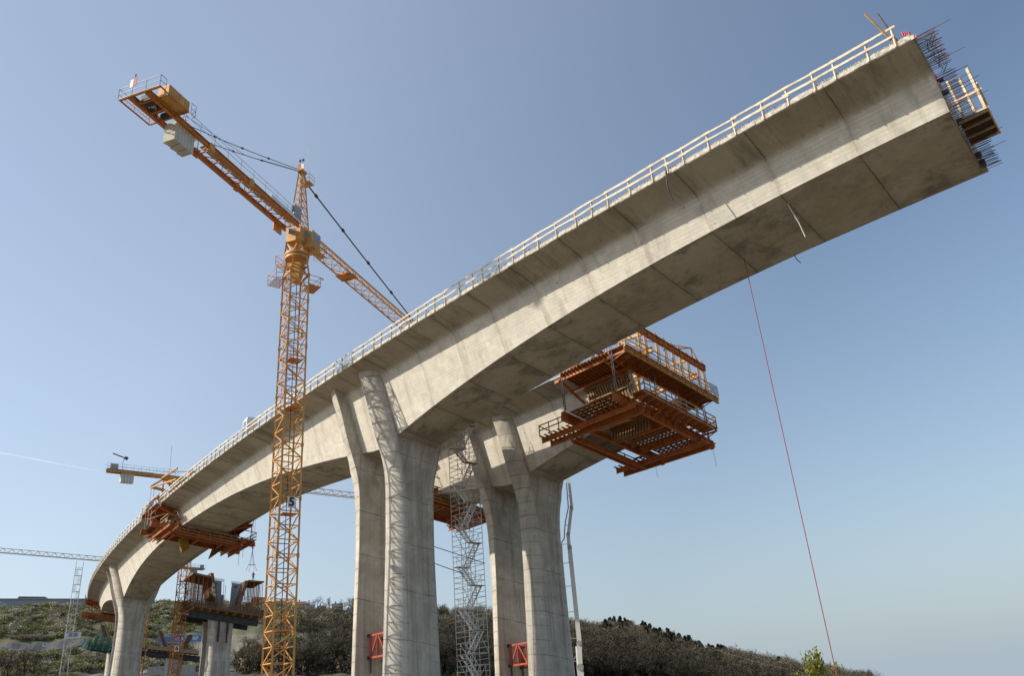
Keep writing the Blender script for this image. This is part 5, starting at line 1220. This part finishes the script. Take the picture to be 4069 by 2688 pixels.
place(pr_, [(gp(az, float(rcrest(az)) + rng.uniform(-8, 6), -.5), (11, 11, h)) for az, h in zip(np.arange(-8.2, -1.5, .42), rng.uniform(9.5, 13, 40))], lb, 'leafless trees on the ridge behind the stair tower')
lb = 'leafless sapling with a thin dark trunk at the lower left edge'
pr_ = [tree_proto('bare_tree', 0, lb, 'bare tree', t, M['twig'], n) for t, n in [bare_split(260, ((.15, .115, .085), (.12, .095, .07))) for _ in range(3)]]
place(pr_, [(gp(az, r, -.4), (h * .85, h * .85, h)) for az, r, h in ((-32.7, 300, 9.5), (-32.2, 292, 10), (-31.9, 300, 9), (-31.5, 296, 8.5), (-31.1, 290, 11), (-30.7, 300, 9.0), (-32.9, 285, 8), (-33.4, 300, 9), (-30.2, 310, 6))], lb, 'leafless saplings at the lower left edge')
lb = 'brown twiggy tree beside the base of the unfinished pier left of the crane mast'
pr_ = [tree_proto('bare_tree', 0, lb, 'bare tree', t, M['twig'], n) for t, n in [bare_split(300, ((.16, .12, .075), (.13, .10, .06), (.17, .15, .08))) for _ in range(3)]]
place(pr_, [(gp(az, r, -.3), (h * .95, h * .95, h)) for az, r, h in ((-18.6, 268, 9.5), (-18.1, 275, 10.5), (-17.5, 262, 9), (-17.0, 270, 10), (-18.9, 330, 12), (-17.9, 255, 8), (-16.5, 300, 10))], lb, 'brown trees beside the unfinished pier')
lb = 'pale blossoming bush standing out on the left hillside'
bp_ = [tree_proto('blossom_bush', 0, lb, 'bush', t_bush(220, PALE, .35), M['leaf'], 1) for _ in range(3)]
place(bp_, [(gp(az, r, -.2), (h * 1.2, h * 1.2, h)) for az, r, h in ((-31.4, 480, 6), (-30.3, 440, 6), (-29.6, 425, 5), (-31.0, 500, 5), (-32.4, 470, 4.5), (-29.2, 450, 5), (-30.0, 410, 4.5), (-24.9, 470, 6), (-24.3, 480, 6), (-23.9, 440, 5), (-22.5, 470, 6), (-29.4, 495, 5.5), (-32.2, 430, 5))], lb, 'blossoming bushes on the left hillside')
# poplar at lower right
q_ = []; n = 6500; k = 34
axs = [(rng.normal() * .10 + (-.16 if i % 3 == 0 else .06), rng.normal() * .12, rng.uniform(.45, .8) if i % 3 == 0 else rng.uniform(.6, 1.0)) for i in range(k)]
id_ = rng.integers(0, k, n); t = rng.uniform(.15, 1, n); a_ = np.array(axs)[id_]; p = np.stack([a_[:, 0] * (.3 + t * .9), a_[:, 1] * (.3 + t * .9), t * a_[:, 2]], 1) + rng.normal(size=(n, 3)) * V(.034, .034, .02)
pq = quads(p, np.ones(n) * .026, 1.2, 1.7, n); pc = pal(n, ((.26, .27, .045), (.19, .21, .04), (.31, .30, .06), (.15, .15, .045)), .25)
pp_ = thing('poplar_tree', 'fresh yellow green poplar rising at the lower right edge beside the red rope', 'poplar', gp(17.35, 235, -.3)); ph = (6.9 - float(ground(17.35, 235))) / .97
o = bpy.data.objects.new('crown', mesh_quads('crown', pq * V(19, 19, ph), pc, M['leaf'])); C.objects.link(o); o.parent = pp_
mb = MB(); o_ = V(pp_.location)
for x, y, h in axs: mb.tube([o_, o_ + V(x * 8, y * 8, h * ph * .5), o_ + V(x * 21, y * 21, h * ph * .95)], [.12, .06, .015], 5)
mb.build('trunk', M['wood_dk'], pp_)

# ------------------------------------------------------------------ houses, wall, signs on the hills
def house(label, az0, az1, elb, elt, r, wall, roof, gable=False, chim=True):
    a0, a1 = math.radians(az0), math.radians(az1); p0, p1 = V(r * math.sin(a0), r * math.cos(a0), 0), V(r * math.sin(a1), r * math.cos(a1), 0)
    zb, zt = r * math.tan(math.radians(elb)), r * math.tan(math.radians(elt)); x = nrm(p1 - p0); w = np.linalg.norm(p1 - p0); y = V(-x[1], x[0], 0); dp = max(6.5, w * .6); ze = zb + (zt - zb) * .30; dp = max(dp, 9)
    R = thing('house', label, 'house', (p0 + p1) / 2 + y * dp / 2 + UP * (zb - 3)); c0 = p0; q = lambda u, v, z: c0 + x * u + y * v + UP * z
    mb = MB(); mb.hexa([q(0, 0, zb - 6), q(w, 0, zb - 6), q(w, dp, zb - 6), q(0, dp, zb - 6), q(0, 0, ze), q(w, 0, ze), q(w, dp, ze), q(0, dp, ze)])
    if gable: mb.add([q(.02, .02, ze), q(w - .02, .02, ze), q(w / 2, .02, zt - .1), q(.02, dp - .02, ze), q(w - .02, dp - .02, ze), q(w / 2, dp - .02, zt - .1)], [(0, 1, 2), (5, 4, 3)])
    else: mb.add([q(.02, .02, ze), q(.02, dp - .02, ze), q(.02, dp / 2, zt - .1), q(w - .02, .02, ze), q(w - .02, dp - .02, ze), q(w - .02, dp / 2, zt - .1)], [(0, 1, 2), (5, 4, 3)])
    mb.build('wall', M[wall], R); mb = MB(); e = .45; t_ = .18
    if gable: rd = [(-e, -e, ze - .25), (w / 2, -e, zt), (w + e, -e, ze - .25)]; F = lambda k, v: q(rd[k][0], v, rd[k][2]); ends = (-e, dp + e)
    else: rd = [(0, -e, ze - .25), (0, dp / 2, zt), (0, dp + e, ze - .25)]; F = lambda k, v: q(v, rd[k][1], rd[k][2]); ends = (-e, w + e)
    for k in (0, 1):
        mb.hexa([F(k, ends[0]), F(k, ends[1]), F(k + 1, ends[1]), F(k + 1, ends[0]), F(k, ends[0]) + UP * t_, F(k, ends[1]) + UP * t_, F(k + 1, ends[1]) + UP * t_, F(k + 1, ends[0]) + UP * t_])
    rf = mb.build('roof', M[roof], R)
    if chim: MB().box(q(w * .3, dp * .5, zt + .3), x * .35, y * .3, UP * .9).build('chimney', M['wall_b'], rf)
    for u in np.arange(1.6, w - 1, 2.6):
        wd = MB().box(q(u, -.03, ze - (1.4 if not gable else 1.2)), x * .5, y * .04, UP * .6).build('window', M['glass'], R)
for args in (('red roofed house just right of the timber formwork head on the hill', -18.75, -17.9, 6.8, 7.4, 505, 'wall_b', 'roof_red'), ('long red roofed house behind the crane mast on the hill top', -17.2, -16.2, 6.7, 7.15, 512, 'wall_b', 'roof_red'),
             ('red roofed house on the hill crest just right of the crane mast', -15.9, -15.3, 6.72, 7.02, 508, 'wall_w', 'roof_red'), ('grey metal roofed house on the hill crest right of the crane', -15.25, -14.72, 6.66, 6.96, 510, 'wall_w', 'roof_grey'),
             ('dark roofed house with a white gable below the grey roofed one', -15.3, -14.76, 6.4, 6.76, 488, 'wall_w', 'roof_dk'), ('low dark brown roofed house behind the bare trees', -14.5, -14.0, 6.4, 6.7, 490, 'wall_b', 'roof_dk'),
             ('brown hip roofed house nearest to the big pier on the hill', -13.55, -12.9, 6.42, 6.8, 486, 'wall_b', 'roof_dk'), ('red gabled house lower on the hill beside the crane mast', -15.9, -15.4, 6.18, 6.56, 470, 'wall_b', 'roof_red', True),
             ('small grey gabled house low on the hill among bushes', -15.36, -15.1, 6.1, 6.38, 468, 'wall_w', 'roof_grey', True, False), ('tiny white gabled house at the edge of the big pier', -12.62, -12.4, 6.22, 6.47, 478, 'wall_w', 'roof_dk', True, False)): house(*args)
wh_ = thing('hall_building', 'long low grey hall building along the crest of the left hill', 'building', gp(-31, 522)); r = 520
q = lambda az, r, el: V(r * math.sin(math.radians(az)), r * math.cos(math.radians(az)), 520 * math.tan(math.radians(el)))
mb = MB(); mb.hexa([q(-38, r, 6.3), q(-28.2, r, 6.3), q(-28.2, r + 14, 6.3), q(-38, r + 14, 6.3), q(-38, r, 7.50), q(-28.2, r, 7.46), q(-28.2, r + 14, 7.46), q(-38, r + 14, 7.50)]); mb.build('wall', M['grey'], wh_)
mb = MB(); mb.hexa([q(-38, r - .6, 7.51), q(-28.1, r - .6, 7.47), q(-28.1, r + 14, 7.47), q(-38, r + 14, 7.51), q(-38, r - .6, 7.56), q(-28.1, r - .6, 7.52), q(-28.1, r + 14, 7.52), q(-38, r + 14, 7.56)]); mb.build('roof_edge', M['wall_w'], wh_)
mb = MB(); mb.hexa([q(-32.2, r + 3, 7.55), q(-30.45, r + 3, 7.55), q(-30.45, r + 13, 7.55), q(-32.2, r + 13, 7.55), q(-32.1, r + 4, 7.74), q(-30.75, r + 4, 7.72), q(-30.75, r + 12, 7.72), q(-32.1, r + 12, 7.74)]); mb.build('roof', M['roof_dk'], wh_)
for az in (-31.45, -30.95): MB().box(q(az, r - .05, 7.38), V(.45, .2, 0), V(.03, -.05, 0), UP * .4).build('window', M['dark'], wh_)
mb = MB(); mb.hexa([q(-38, r - 4, 6.0), q(-28.2, r - 4, 6.0), q(-28.2, r - 3.5, 6.0), q(-38, r - 3.5, 6.0), q(-38, r - 4, 7.24), q(-28.2, r - 4, 7.22), q(-28.2, r - 3.5, 7.22), q(-38, r - 3.5, 7.24)]); tag(mb.build('retaining_wall', M['roof_grey']), 'dark grey retaining wall in front of the long hall on the left hill', 'wall')
# blue banner
bn = thing('site_banner', 'blue company banner with white lettering behind the far formwork head', 'banner', gp(-22.2, 372)); r = 372
bq = lambda az, el: V(r * math.sin(math.radians(az)), r * math.cos(math.radians(az)), r * math.tan(math.radians(el)))
a, b_ = bq(-24.1, 5.0), bq(-21.66, 5.0); x = nrm((b_ - a) * V(1, 1, 0)); y = V(-x[1], x[0], 0)
bd = MB().box((a + b_) / 2, x * np.linalg.norm(b_ - a) / 2, y * .05, UP * 1.55).build('board', M['blue'], bn)
mb = MB(); mb.box((a + b_) / 2 + UP * 1.25 - y * .08, x * np.linalg.norm(b_ - a) / 2, y * .01, UP * .07); mb.box((a + b_) / 2 - UP * 1.25 - y * .08, x * np.linalg.norm(b_ - a) / 2, y * .01, UP * .07); mb.build('stripe', M['white'], bd)
text_mesh('lettering', 'HOCHTIEF', 1.9, M['white'], bd, b_ - x * 1.15 - y * .1 - UP * .05, x, UP, bold=.05, align='RIGHT')
for t_ in (.05, .5, .95): MB().beam(a + (b_ - a) * t_ + y * .2 - UP * 7, a + (b_ - a) * t_ + y * .2 + UP * 1.4, .2).build('post', M['galv'], bn)
# retaining wall, bund, site boxes, box sign
r = 312; q = lambda az, z, rr=312: V(rr * math.sin(math.radians(az)), rr * math.cos(math.radians(az)), z)
mb = MB()
for az in np.arange(-24.6, -21.5, .28): mb.hexa([q(az, 13), q(az + .27, 13), q(az + .27, 13, 313.2), q(az, 13, 313.2), q(az, 19.0), q(az + .27, 18.95), q(az + .27, 18.95, 313.2), q(az, 19, 313.2)])
tag(mb.build('concrete_wall', M['pier'] if False else M['wall_w']), 'low pale concrete block wall under the far V shaped formwork head', 'wall')
def sbox(name, label, cat, az, el, r, w, h, mat, d=2.5):
    p = V(r * math.sin(math.radians(az)), r * math.cos(math.radians(az)), r * math.tan(math.radians(el))); x = nrm(V(p[1], -p[0], 0)); y = nrm(V(p[0], p[1], 0))
    R = thing(name, label, cat, p); MB().box(p + UP * h / 2, x * w / 2, y * d / 2, UP * h / 2).build('box_body', mat, R); MB().box(p + UP * (h + .04), x * (w / 2 + .1), y * (d / 2 + .1), UP * .05).build('box_roof', M['grey'], R); MB().box(p + UP * h * .55 - y * (d / 2 + .02), x * w * .3, y * .02, UP * h * .28).build('box_panel', M['roof_grey'], R)
sbox('site_cabin', 'white site cabin left of the silver scaffold tower above the road', 'site cabin', -28.95, 5.24, 388, 6, 2.5, M['white'])
sbox('parked_van', 'small white van on the grey road at left', 'van', -30.34, 4.84, 386, 1.6, 1.5, M['white'], 3)
sbox('site_cabin', 'low dark red box beside the pale block wall', 'site cabin', -21.55, 3.05, 305, 3.2, 1.7, M['wall_b'])
tag(MB().tube([V(400 * math.sin(math.radians(a_)), 400 * math.cos(math.radians(a_)), z_) for a_, z_ in ((10.2, 19.6), (12, 13.8), (14, 8.2), (16.2, 3.4), (19, -2))], .035, 4).build('overhead_cable', M['galv']), 'thin overhead cable crossing in front of the wooded hill at right', 'cable')

# faint vapour trail high over the left horizon
cm, cnt, cb_ = new_mat('vapour'); cb_.inputs['Base Color'].default_value = (.9, .9, .9, 1); cb_.inputs['Roughness'].default_value = 1
ctp = cnt.nodes.new('ShaderNodeBsdfTransparent'); cmx = cnt.nodes.new('ShaderNodeMixShader'); ctc = cnt.nodes.new('ShaderNodeTexCoord').outputs['Object']
cnt.links.new(ramp(cnt, noise(cnt, ctc, .004, 4), [(.3, .90), (.7, .965)]), cmx.inputs[0]); ctl = cnt.nodes.new('ShaderNodeBsdfTranslucent'); ctl.inputs[0].default_value = (1, 1, 1, 1); cad = cnt.nodes.new('ShaderNodeAddShader'); cnt.links.new(cb_.outputs[0], cad.inputs[0]); cnt.links.new(ctl.outputs[0], cad.inputs[1]); cnt.links.new(cad.outputs[0], cmx.inputs[1]); cnt.links.new(ctp.outputs[0], cmx.inputs[2]); cnt.links.new(cmx.outputs[0], cnt.nodes['Material Output'].inputs[0])
tag(MB().tube([(-5900, 6800, 2680), (-5354, 7234, 2606), (-5097, 7417, 2571), (-4727, 7659, 2512), (-4327, 7892, 2443)], [13, 12, 10, 6, 1.5], 8).build('vapour_trail', cm, None, 80), 'faint white vapour trail crossing the pale sky at the left edge', 'contrail')

# ------------------------------------------------------------------ light, sky, camera
S = nrm(V(-.97, -.24, 0)); EL = math.radians(28.0); sun_dir = V(S[0] * math.cos(EL), S[1] * math.cos(EL), math.sin(EL))
sl = bpy.data.lights.new('sun', 'SUN'); sl.energy = 5.0; sl.angle = math.radians(.65); sl.color = (1.0, .89, .73)
so = bpy.data.objects.new('sun', sl); C.objects.link(so); so.rotation_euler = Vector(tuple(-sun_dir)).to_track_quat('-Z', 'Y').to_euler()
w = bpy.data.worlds.new('World'); bpy.context.scene.world = w; w.use_nodes = True; nt = w.node_tree; bg = nt.nodes['Background']
sk = nt.nodes.new('ShaderNodeTexSky'); sk.sky_type = 'NISHITA'; sk.sun_disc = False; sk.sun_elevation = EL; sk.sun_rotation = math.atan2(sun_dir[0], sun_dir[1]) % (2 * math.pi)
sk.altitude = 200; sk.air_density = 1.0; sk.dust_density = 1.2; sk.ozone_density = 1.0
bg.inputs[1].default_value = .15
# haze added to brighten the sky: sunward glow and a pale low veil
tcw = nt.nodes.new('ShaderNodeTexCoord').outputs['Generated']
dp = nt.nodes.new('ShaderNodeVectorMath'); dp.operation = 'DOT_PRODUCT'; nt.links.new(tcw, dp.inputs[0]); dp.inputs[1].default_value = tuple(sun_dir)
glow = mth(nt, 'MINIMUM', mth(nt, 'MAXIMUM', mth(nt, 'ADD', dp.outputs['Value'], .28), 0.0), .62)  # glow capped near the sun to hold back fill light
sx = nt.nodes.new('ShaderNodeSeparateXYZ'); nt.links.new(tcw, sx.inputs[0])
veil = mth(nt, 'POWER', 2.718, mth(nt, 'MULTIPLY', mth(nt, 'MAXIMUM', sx.outputs[2], 0.0), -4.4))
base = mixc(nt, veil, sk.outputs[0], tuple(x / .15 for x in (.41, .50, .575)))
gl = nt.nodes.new('ShaderNodeVectorMath'); gl.operation = 'SCALE'; gl.inputs[0].default_value = tuple(x / .15 for x in (.29, .315, .345)); nt.links.new(glow, gl.inputs['Scale'])
nt.links.new(mixc(nt, 1.0, base, gl.outputs[0], 'ADD'), bg.inputs[0])
cam = bpy.data.cameras.new('camera'); cam.sensor_width = 36; cam.lens = 3165 / 4069 * 36; cam.clip_end = 12000; cam.clip_start = .3
co = bpy.data.objects.new('camera', cam); C.objects.link(co)
XR = Vector((0.9969284046237129, 0.03241276804909252, -0.07129634297644195)); XD = Vector((-0.078318299613939, 0.4125882367199555, -0.90754459442272)); XF = Vector((0, 0.9103407929933239, 0.4138594454791219))
mtx = Matrix((XR, -XD, -XF)).transposed().to_4x4(); co.matrix_world = mtx
sc = bpy.context.scene; sc.camera = co; sc.view_settings.view_transform = 'Standard'; sc.view_settings.look = 'None'; sc.view_settings.exposure = 0
sc.cycles.max_bounces = 6
